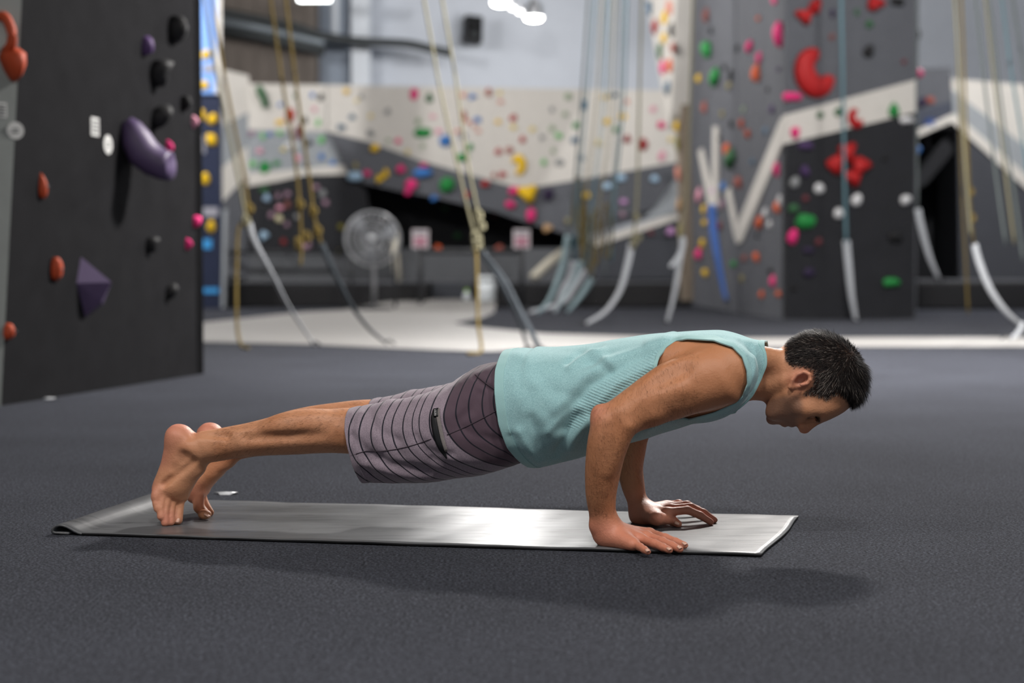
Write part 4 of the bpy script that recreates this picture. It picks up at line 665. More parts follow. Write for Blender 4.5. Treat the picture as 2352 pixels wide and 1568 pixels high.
def surface_nets(g, smooth=2):
    F = g.F; S = F < 0; nx, ny, nz = F.shape
    cnt = np.zeros((nx - 1, ny - 1, nz - 1), np.int8)
    for i in (0, 1):
        for j in (0, 1):
            for k in (0, 1): cnt += S[i:nx - 1 + i, j:ny - 1 + j, k:nz - 1 + k]
    I = np.argwhere((cnt > 0) & (cnt < 8)); idx = np.full(cnt.shape, -1, np.int32); idx[tuple(I.T)] = np.arange(len(I))
    c = {(i, j, k): F[I[:, 0] + i, I[:, 1] + j, I[:, 2] + k] for i in (0, 1) for j in (0, 1) for k in (0, 1)}
    acc = np.zeros((len(I), 3)); num = np.zeros(len(I))
    for a in c:
        for ax in range(3):
            if a[ax]: continue
            b = list(a); b[ax] = 1; b = tuple(b); fa, fb = c[a], c[b]; m = (fa < 0) != (fb < 0)
            t = np.where(m, fa / np.where(m, fa - fb, 1), 0); p = np.tile(np.array(a, float), (len(I), 1)); p[:, ax] += t
            acc += p * m[:, None]; num += m
    V = g.lo + g.h * (I + acc / num[:, None]); Q = []
    for ax in range(3):
        s0 = [slice(None)] * 3; s1 = [slice(None)] * 3; s0[ax] = slice(0, -1); s1[ax] = slice(1, None)
        a, b = S[tuple(s0)], S[tuple(s1)]; E = np.argwhere(a != b); o1, o2 = [x for x in range(3) if x != ax]
        E = E[(E[:, o1] > 0) & (E[:, o2] > 0) & (E[:, o1] < F.shape[o1] - 1) & (E[:, o2] < F.shape[o2] - 1)]
        ins = S[tuple(E.T)]
        def at(d1, d2): X = E.copy(); X[:, o1] -= d1; X[:, o2] -= d2; return idx[tuple(X.T)]
        q = np.stack([at(0, 0), at(1, 0), at(1, 1), at(0, 1)], 1)
        flip = ins if ax != 1 else ~ins
        q[~flip] = q[~flip][:, ::-1]; Q.append(q)
    Q = np.concatenate(Q); Q = Q[(Q >= 0).all(1)]
    for _ in range(smooth): V = lap(V, Q)
    return V, Q
def lap(V, Q, w=.5):
    acc = np.zeros_like(V); n = np.zeros(len(V))
    for k in range(4):
        a, b = Q[:, k], Q[:, (k + 1) % 4]
        for i in range(3):
            acc[:, i] += np.bincount(a, V[b, i], len(V)) + np.bincount(b, V[a, i], len(V))
        n += np.bincount(a, minlength=len(V)) + np.bincount(b, minlength=len(V))
    return V + w * (acc / np.maximum(n, 1)[:, None] - V)
def quads_to_tris(Q): return np.concatenate([Q[:, [0, 1, 2]], Q[:, [0, 2, 3]]])
def clip_mesh(V, T, f):
    """keep f<0, cutting triangles exactly on f=0"""
    ins = f < 0; k = ins[T].sum(1); keep = [T[k == 3]]; V = list(map(np.array, V)); ed = {}
    def cut(a, b):
        key = (min(a, b), max(a, b))
        if key not in ed:
            t = f[a] / (f[a] - f[b]); ed[key] = len(V); V.append(V[a] + (V[b] - V[a]) * t)
        return ed[key]
    new = []
    for tri in T[(k == 1) | (k == 2)]:
        tri = list(tri); n = sum(ins[t] for t in tri)
        if n == 1:
            while not ins[tri[0]]: tri = tri[1:] + tri[:1]
            new.append((tri[0], cut(tri[0], tri[1]), cut(tri[0], tri[2])))
        else:
            while ins[tri[0]]: tri = tri[1:] + tri[:1]
            a, b = cut(tri[0], tri[1]), cut(tri[0], tri[2]); new += [(a, tri[1], tri[2]), (a, tri[2], b)]
    T = np.concatenate(keep + ([np.array(new)] if new else [])); V = np.array(V)
    u, inv = np.unique(T, return_inverse=True); return V[u], inv.reshape(-1, 3)
def fast_mesh(name, V, F):
    me = bpy.data.meshes.new(name); n = F.shape[1]
    me.vertices.add(len(V)); me.vertices.foreach_set('co', V.astype(np.float32).ravel())
    me.loops.add(F.size); me.loops.foreach_set('vertex_index', F.astype(np.int32).ravel())
    me.polygons.add(len(F)); me.polygons.foreach_set('loop_start', (np.arange(len(F)) * n).astype(np.int32)); me.polygons.foreach_set('loop_total', np.full(len(F), n, np.int32))
    me.polygons.foreach_set('use_smooth', np.ones(len(F), bool)); me.update(calc_edges=True); return me
def toworld(V): return O3 + V[:, :1] * EX + V[:, 1:2] * EY + V[:, 2:3] * EZ

MT = .0064                                      # mat top surface
def pr(a, b, w, t): return (LT(*a, t), LT(*b, t), w)
# ---- trunk
TR = [(1110, 870, 1050, .125), (1180, 822, 1050, .146), (1240, 808, 1050, .150), (1300, 810, 1038, .152), (1370, 804, 1018, .155), (1440, 792, 1000, .160),
      (1500, 782, 980, .160), (1560, 776, 962, .156), (1620, 772, 942, .148), (1670, 775, 930, .130), (1710, 785, 915, .105), (1745, 802, 905, .075)]
BG = Grid((-1.14, -.345, -.006), (.60, .345, .56), .0027)
add(BG, loft([pr((u, a), (u, b), w, 0) for u, a, b, w in TR], 2.3, .03), 0)
# neck
add(BG, loft([pr((1690, 795), (1690, 925), .075, 0), pr((1730, 806), (1722, 915), .062, 0), pr((1770, 810), (1748, 920), .057, 0), pr((1806, 806), (1775, 935), .057, 0), pr((1835, 800), (1800, 945), .058, 0)], 2.0, .01), .02)
for s in (-1, 1):                               # trapezius, sterno-mastoid
    add(BG, rcone(LT(1665, 812, s * .11), LT(1790, 828, s * .03), .034, .024), .025)
    add(BG, rcone(LT(1716, 905, s * .025), LT(1822, 868, s * .055), .011, .014), .012)
# shoulder and scapula, both sides
for s in (-1, 1):
    add(BG, ell(LT(1650, 858, s * .165), (.078, .062, .066), (1, 0, .25)), .03)
    add(BG, ell(LT(1575, 822, s * .115), (.085, .055, .045), (1, 0, .12)), .03)
    add(BG, ell(LT(1620, 915, s * .12), (.075, .06, .045), (1, 0, .2)), .03)
TRUNK = BG.F.copy()
# ---- head
H0 = .0
add(BG, ell(LT(1886, 853, H0), (.092, .076, .082), LT(1960, 880, 0) - LT(1820, 800, 0)), .015)      # cranium
add(BG, ell(LT(1868, 842, H0), (.072, .070, .070)), .02)                                                # occiput
add(BG, ell(LT(1908, 880, H0), (.063, .067, .072), (0.35, 0, -1)), .02)                                 # forehead
add(BG, loft([pr((1935, 905), (1935, 944), .045, 0), pr((1905, 890), (1905, 962), .061, 0), pr((1884, 880), (1884, 969), .066, 0), pr((1862, 875), (1862, 968), .066, 0),
              pr((1840, 870), (1840, 973), .062, 0), pr((1818, 872), (1818, 973), .058, 0), pr((1800, 885), (1800, 972), .052, 0), pr((1782, 900), (1780, 967), .045, 0), pr((1764, 915), (1764, 963), .034, 0)], 2.2, .012), .015)
add(BG, ell(LT(1812, 964, 0), (.026, .027, .0135)), .012)                                              # muzzle
for s in (-1, 1):
    add(BG, rcone(LT(1826, 900, s * .056), LT(1775, 948, s * .034), .014, .013), .018)                   # jaw
    add(BG, ell(LT(1850, 938, s * .052), (.022, .013, .015)), .015)                                     # cheekbone
    add(BG, rcone(LT(1882, 958, s * .012), LT(1884, 940, s * .052), .0085, .0075), .010)                 # brow ridge
    add(BG, ell(LT(1866, 962, s * .038), (.012, .019, .0125)), .006, True)                                # eye socket
    add(BG, ell(LT(1866, 948, s * .032), (.0125, .0135, .0115)), .003)                                   # lidded eye
    add(BG, rcone(LT(1858, 960, s * .018), LT(1857, 949, s * .048), .003, .003), .004)
add(BG, rcone(LT(1880, 965, 0), LT(1853, 983, 0), .0072, .0085), .009)                                    # nose
add(BG, rcone(LT(1852, 966, 0), LT(1847, 982, 0), .012, .0105), .008)
add(BG, ell(LT(1846, 985, 0), (.0105, .0105, .0095)), .005)
for s in (-1, 1): add(BG, ell(LT(1842, 979, s * .012), (.0105, .0075, .0085)), .005); 
add(BG, rcone(LT(1818, 973, -.016), LT(1818, 973, .016), .0072, .0072), .006)                            # lips
add(BG, rcone(LT(1803, 973, -.014), LT(1803, 973, .014), .0072, .0072), .006)
add(BG, rcone(LT(1810, 981, -.024), LT(1810, 981, .024), .0028, .0028), .003, True)
add(BG, ell(LT(1774, 962, 0), (.0135, .019, .0125)), .010)                                               # chin
for s in (-1, 1):                               # ears: rim curve round a bowl
    t = s * .0745; pts = [(1815, 888), (1820, 872), (1833, 859), (1847, 854), (1859, 859), (1861, 872), (1853, 881), (1840, 884)]
    add(BG, ell(LT(1840, 872, s * .070), (.024, .009, .016), LT(1860, 857, 0) - LT(1815, 892, 0)), .006)
    add(BG, ell(LT(1839, 874, s * .079), (.014, .009, .009), LT(1860, 857, 0) - LT(1815, 892, 0)), .003, True)
    for (a, b), k in zip(zip(pts, pts[1:]), range(9)): add(BG, rcone(LT(*a, t + s * (.002 + .0025 * min(k, 3))), LT(*b, t + s * (.002 + .0025 * min(k + 1, 3))), .0042, .0042), .003)
    add(BG, ell(LT(1816, 889, s * .074), (.0075, .005, .0065)), .004)
# ---- arms
# near (right) upper arm
UA = [((1668, 800), (1690, 922), .056), ((1600, 806), (1625, 944), .056), ((1540, 826), (1562, 962), .054), ((1490, 857), (1512, 975), .050), ((1445, 889), (1470, 984), .045), ((1408, 915), (1437, 992), .041), ((1372, 940), (1405, 1005), .034)]
tt = np.linspace(-.180, -.228, len(UA))
add(BG, loft([pr(a, b, w, t) for (a, b, w), t in zip(UA, tt)], 2.1, .02), .016)
FA = [((1366, 938), (1440, 962), .034), ((1357, 965), (1449, 982), .040), ((1351, 1005), (1446, 1008), .043), ((1346, 1050), (1434, 1050), .041), ((1344, 1095), (1423, 1095), .037), ((1346, 1140), (1415, 1140), .032), ((1353, 1180), (1414, 1180), .028), ((1366, 1218), (1420, 1210), .027), ((1376, 1235), (1425, 1228), .025)]
tt = [-.228, -.228, -.226, -.22, -.21, -.198, -.186, -.178, -.176]
add(BG, loft([pr(a, b, w, t) for (a, b, w), t in zip(FA, tt)], 2.1, .012), .010)
add(BG, ell(LT(1378, 952, -.232), (.019, .016, .022)), .014)
add(BG, rcone(LT(1440, 975, -.25), LT(1395, 1075, -.235), .021, .016), .016)     # brachioradialis
add(BG, rcone(LT(1560, 900, -.225), LT(1430, 950, -.25), .026, .014), .018)      # triceps
add(BG, rcone(LT(1500, 945, -.225), LT(1440, 975, -.235), .026, .018), .02)      # biceps
add(BG, rcone(LT(1590, 930, -.266), LT(1470, 940, -.288), .010, .008), .030, True)      # groove between triceps and biceps
add(BG, rcone(LT(1570, 846, -.242), LT(1515, 868, -.256), .008, .008), .030, True)      # back edge of the deltoid
add(BG, rcone(LT(1398, 985, -.282), LT(1385, 1120, -.256), .008, .006), .018, True)
add(BG, ell(LT(1366, 1205, -.19), (.010, .012, .012)), .01)                             # ulna head
# far (left) arm
UB = [((1668, 800), (1690, 922), .056), ((1600, 812), (1625, 944), .056), ((1550, 840), (1572, 960), .052), ((1510, 880), (1545, 970), .046), ((1480, 915), (1520, 980), .041), ((1440, 945), (1485, 1005), .036)]
tt = np.linspace(.180, .225, len(UB))
add(BG, loft([pr(a, b, w, t) for (a, b, w), t in zip(UB, tt)], 2.1, .02), .016)
FB = [((1425, 950), (1488, 965), .034), ((1418, 985), (1493, 985), .040), ((1416, 1035), (1484, 1035), .041), ((1419, 1080), (1477, 1078), .037), ((1428, 1120), (1480, 1112), .032), ((1443, 1160), (1485, 1146), .028), ((1458, 1190), (1492, 1172), .026)]
tt = [.222, .222, .215, .203, .188, .175, .166]
add(BG, loft([pr(a, b, w, t) for (a, b, w), t in zip(FB, tt)], 2.1, .012), .010)
# ---- hands: metacarpal fan blended, each finger blended to the palm alone so that fingers stay apart
def hand(palm, fingers):
    lo = np.array([9., 9, 9]); hi = -lo
    for a, b, c in palm: lo = np.minimum(lo, a); hi = np.maximum(hi, b)
    for f in fingers:
        for a, b, c in f: lo = np.minimum(lo, a); hi = np.maximum(hi, b)
    g = Grid(np.maximum(lo - .03, BG.lo), hi + .03, BG.h)
    g.lo = BG.lo + np.round((g.lo - BG.lo) / BG.h) * BG.h; g.ax = [(g.lo[i] + g.h * np.arange(g.n[i])).astype(np.float32) for i in range(3)]
    for p in palm: add(g, p, .018)
    base = g.F.copy(); out = base.copy()
    for f in fingers:
        h = Grid(g.lo, g.lo + g.h * (g.n - 1), g.h); h.n = g.n; h.F = np.full_like(base, .2); h.ax = g.ax
        for p in f: add(h, p, .004)
        out = np.minimum(out, smin(base, h.F, .007))
    i0 = np.round((g.lo - BG.lo) / BG.h).astype(int); sl = tuple(slice(i0[i], min(i0[i] + g.n[i], BG.n[i])) for i in range(3))
    cut = tuple(slice(0, s.stop - s.start) for s in sl); BG.F[sl] = smin(BG.F[sl], out[cut], .018)
def finger(pts, rads): return [rcone(pts[i], pts[i + 1], rads[i], rads[i + 1]) for i in range(len(pts) - 1)]
def fin_px(mcp, tip, zm, r, arch=.0, mid=None):
    a = LZ(*mcp, zm); b = LZ(*tip, MT + r * .85); d = b - a
    p1 = a + d * .46; p1[2] = a[2] + (b[2] - a[2]) * .32 + arch; p2 = a + d * .75; p2[2] = a[2] + (b[2] - a[2]) * .68 + arch * .7
    return finger([a, p1, p2, b], [r * 1.18, r * 1.08, r * 1.0, r * .88])
RW = LT(1394, 1222, -.176)
rm = [((1455, 1248), .019), ((1474, 1238), .023), ((1486, 1231), .025), ((1492, 1224), .025)]
rt = [(1488, 1267), (1538, 1263), (1562, 1261), (1573, 1252)]
rr = [.0078, .0086, .0090, .0088]
palm = [rcone(RW, LZ(*m, z), .022, .0115) for m, z in rm]
HC = LT(1404, 1240, -.178); HC[2] = .026
palm += [ell(HC, (.028, .024, .020)), rcone(HC + [0, -.004, 0], LZ(1452, 1251, .018), .020, .0115), rcone(HC + [.004, .022, .002], LZ(1455, 1228, .02), .02, .012), rcone(LT(1390, 1200, -.176), HC + [0, 0, .004], .026, .021)]
rf = [fin_px(m, t, z, r) for (m, z), t, r in zip(rm, rt, rr)]
th = LZ(1425, 1228, .022); rf.append(finger([th, th + [.045, .045, -.004], th + [.075, .052, -.008]], [.013, .0105, .0085]))
hand(palm, rf)
LW = LT(1477, 1180, .165)
lm = [((1532, 1176), .040), ((1540, 1168), .041), ((1538, 1163), .038), ((1530, 1160), .032)]
ltp = [(1633, 1199), (1641, 1194), (1625, 1186), (1595, 1180)]
palm = [rcone(LW, LZ(*m, z), .022, .012) for m, z in lm]
HC = LT(1482, 1194, .155); HC[2] = .027
palm += [ell(HC, (.025, .026, .020)), rcone(LW, HC + [0, 0, .002], .025, .02), rcone(HC + [0, -.006, 0], LZ(1505, 1190, .030), .019, .015)]
lf = [fin_px(m, t, z, r, .012) for (m, z), t, r in zip(lm, ltp, [.0088, .009, .0086, .0078])]
lf.append(finger([HC + [.006, -.004, .004], LZ(1510, 1190, .031), LZ(1530, 1192, .026), LZ(1546, 1196, .019), LZ(1558, 1203, MT + .008)], [.018, .0150, .0118, .0108, .0088]))
hand(palm, lf)
# ---- legs
NL = [((436, 993), (462, 1064), .034), ((480, 987), (500, 1060), .036), ((540, 976), (556, 1050), .041), ((600, 963), (608, 1046), .048), ((660, 947), (662, 1044), .053), ((705, 940), (705, 1042), .054), ((755, 939), (755, 1040), .051), ((805, 936), (808, 1042), .052), ((900, 938), (905, 1046), .060), ((1000, 922), (1010, 1052), .066), ((1090, 900), (1110, 1050), .070)]
tt = [-.072, -.072, -.073, -.075, -.077, -.078, -.079, -.08, -.085, -.09, -.09]
add(BG, loft([pr(a, b, w, t) for (a, b, w), t in zip(NL, tt)], 2.1, .02), .02)
FL = [((510, 985), (532, 1060), .034), ((560, 974), (575, 1050), .038), ((610, 961), (616, 1044), .046), ((670, 942), (672, 1038), .053), ((730, 930), (730, 1034), .054), ((790, 922), (792, 1030), .052), ((850, 917), (855, 1036), .054), ((930, 918), (940, 1042), .060), ((1080, 900), (1100, 1045), .070)]
tt = [.072, .072, .074, .077, .079, .08, .082, .086, .09]
add(BG, loft([pr(a, b, w, t) for (a, b, w), t in zip(FL, tt)], 2.1, .02), .02)
add(BG, ell(LT(690, 972, -.106), (.085, .03, .027), (1, 0, .12)), .02)
add(BG, rcone(LT(560, 1005, -.122), LT(740, 1000, -.142), .006, .006), .016, True)
add(BG, rcone(LT(770, 965, -.14), LT(800, 968, -.14), .008, .008), .014, True)
# near foot, turned outward: sole to the left, toes bent under
NF = [((394, 982), (440, 985), .022), ((385, 998), (462, 1003), .031), ((378, 1030), (480, 1040), .034), ((372, 1060), (472, 1074), .034), ((363, 1088), (452, 1100), .038), ((354, 1112), (438, 1124), .042), ((351, 1130), (428, 1138), .038), ((358, 1146), (420, 1148), .026)]
tt = [-.07, -.07, -.07, -.068, -.066, -.064, -.062, -.06]
add(BG, loft([pr(a, b, w, t) for (a, b, w), t in zip(NF, tt)], 2.2, .018), .016)
add(BG, ell(LT(412, 1006, -.07), (.030, .031, .032)), .015)
add(BG, ell(LT(434, 1030, -.101), (.017, .010, .016)), .012)
add(BG, ell(LT(362, 1140, -.095), (.015, .018, .020)), .012)
add(BG, ell(LT(408, 1136, -.055), (.024, .03, .022)), .012)
for k, (a, m, b, t0, t1, r) in enumerate([((366, 1130), (359, 1156), (363, 1167), -.094, -.106, .0098), ((377, 1126), (369, 1166), (370, 1186), -.093, -.110, .0088), ((389, 1124), (380, 1174), (379, 1202), -.085, -.106, .0088), ((401, 1126), (393, 1174), (392, 1203), -.073, -.094, .0090), ((415, 1128), (409, 1176), (406, 1199), -.055, -.074, .0130)]):
    A, M_, Bp = LT(*a, t0), LT(*m, (t0 + t1) / 2 - .005), LT(*b, t1); Bp[2] = max(Bp[2], MT + r * .9) if k > 1 else Bp[2]
    for p in finger([A, M_, Bp], [r * .95, r * .92, r * 1.08]): add(BG, p, .0022)
for a, b, t in (((436, 1070), (372, 1128), -.104), ((441, 1076), (384, 1126), -.100), ((446, 1082), (396, 1126), -.092), ((452, 1088), (408, 1128), -.078)):
    add(BG, rcone(LT(*a, t + .010), LT(*b, t + .006), .0042, .0050), .006)       # extensor tendons
for a, b, t in (((446, 1060), (376, 1112), -.103), ((424, 1052), (398, 1078), -.108)): add(BG, rcone(LT(*a, t), LT(*b, t), .006, .006), .010, True)
add(BG, ell(LT(418, 1050, -.112), (.020, .010, .014)), .010, True)
add(BG, rcone(LT(446, 990, -.092), LT(520, 1000, -.108), .008, .008), .012, True)     # hollow beside the heel cord
# far foot
FF = [((466, 978), (506, 985), .022), ((456, 995), (528, 1003), .030), ((452, 1025), (545, 1040), .034), ((458, 1055), (538, 1062), .034), ((462, 1080), (516, 1080), .036), ((443, 1102), (496, 1100), .038), ((430, 1124), (480, 1122), .040), ((434, 1142), (474, 1138), .034)]
add(BG, loft([pr(a, b, w, .072) for a, b, w in FF], 2.2, .018), .016)
add(BG, ell(LT(483, 1000, .072), (.029, .031, .031)), .015)
add(BG, ell(LT(447, 1134, .052), (.021, .022, .023)), .012)
for a, m, b, t0, t1, r in [((455, 1138), (457, 1165), (468, 1178), .045, .040, .0130), ((462, 1134), (472, 1160), (484, 1172), .072, .070, .009), ((462, 1132), (472, 1158), (482, 1170), .090, .09, .009), ((460, 1130), (468, 1155), (478, 1168), .106, .108, .0085), ((456, 1128), (462, 1150), (470, 1164), .120, .122, .008)]:
    Bp = LT(*b, t1); Bp[2] = MT + r * .9
    for p in finger([LT(*a, t0), LT(*m, t1), Bp], [r * 1.15, r, r * .95]): add(BG, p, .003)
BT = LZ(470, 1181, MT + .012); add(BG, ell(BT, (.017, .012, .0120)), .006)
# keep everything above the mat
zc = BG.ax[2][None, None, :]; BG.F = np.maximum(BG.F, MT - zc)
BV, BQ = surface_nets(BG, 3)
# ------------------------------------------------------------------ skin, clothes and hair on that body
def vnormals(V, F):
    n = np.zeros_like(V); k = F.shape[1]; fn = np.cross(V[F[:, 2]] - V[F[:, 0]], V[F[:, (3 if k == 4 else 1)]] - V[F[:, (1 if k == 4 else 0)]])
    if k == 3: fn = np.cross(V[F[:, 1]] - V[F[:, 0]], V[F[:, 2]] - V[F[:, 0]])
    for j in range(k):
        for i in range(3): n[:, i] += np.bincount(F[:, j], fn[:, i], len(V))
    return n / (np.linalg.norm(n, axis=1)[:, None] + 1e-12)
def poly_sd(P, poly):
    """signed distance (negative inside) of 2-D points to a polygon"""
    poly = np.array(poly); d = np.full(len(P), 9.); ins = np.zeros(len(P), bool)
    for a, b in zip(poly, np.roll(poly, -1, 0)):
        e = b - a; w = P - a; t = np.clip((w @ e) / (e @ e), 0, 1); d = np.minimum(d, np.linalg.norm(w - t[:, None] * e, axis=1))
        c = ((a[1] > P[:, 1]) != (b[1] > P[:, 1])); ins ^= c & (P[:, 0] < (b[0] - a[0]) * (P[:, 1] - a[1]) / (b[1] - a[1] + 1e-12) + a[0])
    return np.where(ins, -d, d)
def seg_d(P, a, b):
    e = b - a; w = P - a; t = np.clip((w @ e) / (e @ e), 0, 1); return np.linalg.norm(w - t[:, None] * e, axis=1)
def sz(px, t): return np.array([LT(u, v, t)[[0, 2]] for u, v in px])
def smooth01(x, a, b): x = np.clip((x - a) / (b - a), 0, 1); return x * x * (3 - 2 * x)
def blob(px, t, r, V): c = LT(*px, t); return np.exp(-((V - c) ** 2).sum(1) / r ** 2)
def vnoise(V, f, seed):
    rs = np.random.RandomState(seed); out = np.zeros(len(V))
    for i in range(5): k = rs.normal(size=3) * f; out += np.sin(V @ k + rs.uniform(0, 6.28))
    return out / 5
# ---- skin tint
base = np.array(lin(200, 145, 110)); pink = np.array(lin(205, 128, 112)); tan = np.array(lin(176, 116, 78)); stub = np.array(lin(118, 92, 80)); dark = np.array(lin(34, 29, 28)); lip = np.array(lin(160, 92, 80))
Cc = np.tile(base, (len(BV), 1))
def mixc(w, col):
    global Cc
    w = np.clip(w, 0, 1)[:, None]; Cc = Cc * (1 - w) + col * w
mixc(.35 + .35 * vnoise(BV, 40, 1), tan)
arms = (np.abs(BV[:, 1]) > .14) & (BV[:, 0] > -.1); mixc(.6 * arms, tan)
P2 = BV[:, [0, 2]]; handw = smooth01(.10 - BV[:, 2], 0, .06) * (BV[:, 0] > -.2); mixc(.5 * handw, pink)
footw = smooth01(-.86 - BV[:, 0], 0, .10); mixc(.30 * footw, base)
for px, t, r in (((402, 990), -.07, .045), ((472, 985), .07, .045), ((352, 1135), -.09, .03), ((445, 1135), .05, .03), ((378, 1195), -.1, .03), ((385, 1050), -.07, .03)): mixc(.75 * blob(px, t, r, BV), pink)
for px, t, r in (((1838, 870), -.085, .03), ((1838, 870), .085, .03), ((1846, 990), 0, .016)): mixc(.55 * blob(px, t, r, BV), pink)
mixc(.5 * (blob((1372, 950), -.235, .03, BV)), pink)
mixc(.75 * smooth01(-poly_sd(P2, sz([(1756, 915), (1800, 905), (1838, 900), (1846, 925), (1848, 950), (1832, 962), (1835, 985), (1810, 995), (1745, 990)], -.03)), -.006, .010) * (.9 + .2 * vnoise(BV, 90, 3)), stub)
mixc(.8 * (blob((1814, 980), 0, .012, BV) + blob((1802, 980), 0, .012, BV)), lip)
HAIR = [(1800, 780), (1803, 832), (1822, 844), (1848, 846), (1866, 853), (1868, 884), (1850, 896), (1846, 906), (1872, 908), (1900, 921), (1922, 906), (1940, 914), (1958, 940), (1990, 960), (2040, 900), (2020, 720), (1850, 730)]
hsd = poly_sd(P2, sz(HAIR, -.05)); hsd = np.where(BV[:, 0] > .30, hsd, .1) + .003 * vnoise(BV, 250, 4)
mixc(.92 * smooth01(-hsd, -.004, .009), dark)
for s in (-1, 1): mixc(.65 * np.exp(-(np.linalg.norm((BV - LT(1879, 957, s * .036)) / [.0055, .024, .014], axis=1)) ** 2), dark)
for s in (-1, 1): mixc(.6 * np.exp(-(np.linalg.norm((BV - LT(1858, 957, s * .033)) / [.004, .016, .006], axis=1)) ** 2), dark)
BN = vnormals(BV, BQ)
def set_col(me, name, arr):
    a = me.color_attributes.new(name, 'FLOAT_COLOR', 'POINT'); a.data.foreach_set('color', np.concatenate([arr, np.ones((len(arr), 1))], 1).astype(np.float32).ravel())
def set_f(me, name, arr): a = me.attributes.new(name, 'FLOAT', 'POINT'); a.data.foreach_set('value', arr.astype(np.float32))
sk = bpy.data.materials.new('skin'); sk.use_nodes = True; nt = sk.node_tree; b = nt.nodes['Principled BSDF']; L = nt.links.new
at = nd(nt, 'ShaderNodeAttribute', _attribute_name='tint'); L(at.outputs['Color'], b.inputs['Base Color'])
b.inputs['Roughness'].default_value = .52; b.inputs['Specular IOR Level'].default_value = .42; b.inputs['Subsurface Weight'].default_value = .12; b.inputs['Subsurface Radius'].default_value = (.012, .005, .003); b.inputs['Subsurface Scale'].default_value = 1.0
tc = nd(nt, 'ShaderNodeTexCoord'); n1 = nd(nt, 'ShaderNodeTexNoise', Scale=260., Detail=4.); L(tc.outputs['Object'], n1.inputs['Vector']); n2 = nd(nt, 'ShaderNodeTexNoise', Scale=38., Detail=3.); L(tc.outputs['Object'], n2.inputs['Vector'])
mm = nd(nt, 'ShaderNodeMath', _operation='MULTIPLY_ADD'); L(n2.outputs['Fac'], mm.inputs[0]); mm.inputs[1].default_value = 3.; L(n1.outputs['Fac'], mm.inputs[2])
bp = nd(nt, 'ShaderNodeBump', Strength=.22, Distance=.003); L(mm.outputs[0], bp.inputs['Height']); L(bp.outputs[0], b.inputs['Normal'])
me = fast_mesh('person', BV, BQ); set_col(me, 'tint', Cc)
person = fin('person', me, sk); person.location = tuple(O3); person.rotation_euler = (0, 0, ANG)
tag(person, 'barefoot man in teal tank top and striped shorts holding a low push-up on the mat', 'person')

def cloth_nodes(name, rgb, rough, scale, bump):
    m = bpy.data.materials.new(name); m.use_nodes = True; nt = m.node_tree; b = nt.nodes['Principled BSDF']
    b.inputs['Base Color'].default_value = (*lin(*rgb), 1); b.inputs['Roughness'].default_value = rough; b.inputs['Specular IOR Level'].default_value = .15; b.inputs['Sheen Weight'].default_value = .25; b.inputs['Sheen Roughness'].default_value = .5
    tc = nd(nt, 'ShaderNodeTexCoord'); n = nd(nt, 'ShaderNodeTexNoise', Scale=scale, Detail=2.); nt.links.new(tc.outputs['Object'], n.inputs['Vector'])
    bp = nd(nt, 'ShaderNodeBump', Strength=bump, Distance=.002); nt.links.new(n.outputs['Fac'], bp.inputs['Height']); nt.links.new(bp.outputs[0], b.inputs['Normal'])
    return m, nt, b, n, bp, tc
def solid(o, th): md = o.modifiers.new('thickness', 'SOLIDIFY'); md.thickness = th; md.offset = -1; return o
def lap_tri(V, T, it, fixed=None):
    E = np.concatenate([T[:, [0, 1]], T[:, [1, 2]], T[:, [2, 0]]]); Es = np.sort(E, 1); key = Es[:, 0].astype(np.int64) * len(V) + Es[:, 1]
    u, c = np.unique(key, return_counts=True); bd = u[c == 1]; B = np.stack([bd // len(V), bd % len(V)], 1); isb = np.zeros(len(V), bool); isb[B.ravel()] = True
    for _ in range(it):
        acc = np.zeros_like(V); n = np.bincount(E[:, 0], minlength=len(V)) + np.bincount(E[:, 1], minlength=len(V))
        for i in range(3): acc[:, i] = np.bincount(E[:, 0], V[E[:, 1], i], len(V)) + np.bincount(E[:, 1], V[E[:, 0], i], len(V))
        ba = np.zeros_like(V); bn = np.bincount(B[:, 0], minlength=len(V)) + np.bincount(B[:, 1], minlength=len(V))
        for i in range(3): ba[:, i] = np.bincount(B[:, 0], V[B[:, 1], i], len(V)) + np.bincount(B[:, 1], V[B[:, 0], i], len(V))
        W = V + .5 * (acc / np.maximum(n, 1)[:, None] - V); W[isb] = V[isb] + .5 * (ba[isb] / np.maximum(bn[isb], 1)[:, None] - V[isb]); V = W
    return V
# ---- tank top
SH = [(1085, 832, 1072, .166), (1150, 812, 1070, .170), (1180, 800, 1071, .173), (1215, 796, 1072, .174), (1260, 799, 1063, .173), (1300, 799, 1051, .172), (1350, 795, 1036, .170), (1440, 780, 1011, .172), (1500, 772, 992, .172), (1560, 766, 974, .168), (1620, 763, 956, .160), (1665, 761, 945, .143), (1695, 766, 940, .122), (1725, 777, 930, .104), (1757, 786, 915, .086), (1790, 792, 905, .075)]
g = Grid(BG.lo, BG.lo + BG.h * (BG.n - 1), BG.h); g.n = BG.n; g.ax = BG.ax; g.F = np.full(BG.F.shape, .2, np.float32)
add(g, loft([pr((u, a), (u, b_), w, 0) for u, a, b_, w in SH], 2.4, .01), 0)
i0 = int((-.16 - BG.lo[0]) / BG.h); i1 = int((.41 - BG.lo[0]) / BG.h)
g.F[i0:i1] = smin(g.F[i0:i1], TRUNK[i0:i1] - .006, .03)
k0 = int((LT(1070, 900, 0)[0] - BG.lo[0]) / BG.h); g.F = g.F[k0:i1]; g.lo = g.lo + [k0 * g.h, 0, 0]
SV, SQ = surface_nets(g, 4); ST = quads_to_tris(SQ); SN = vnormals(SV, ST)
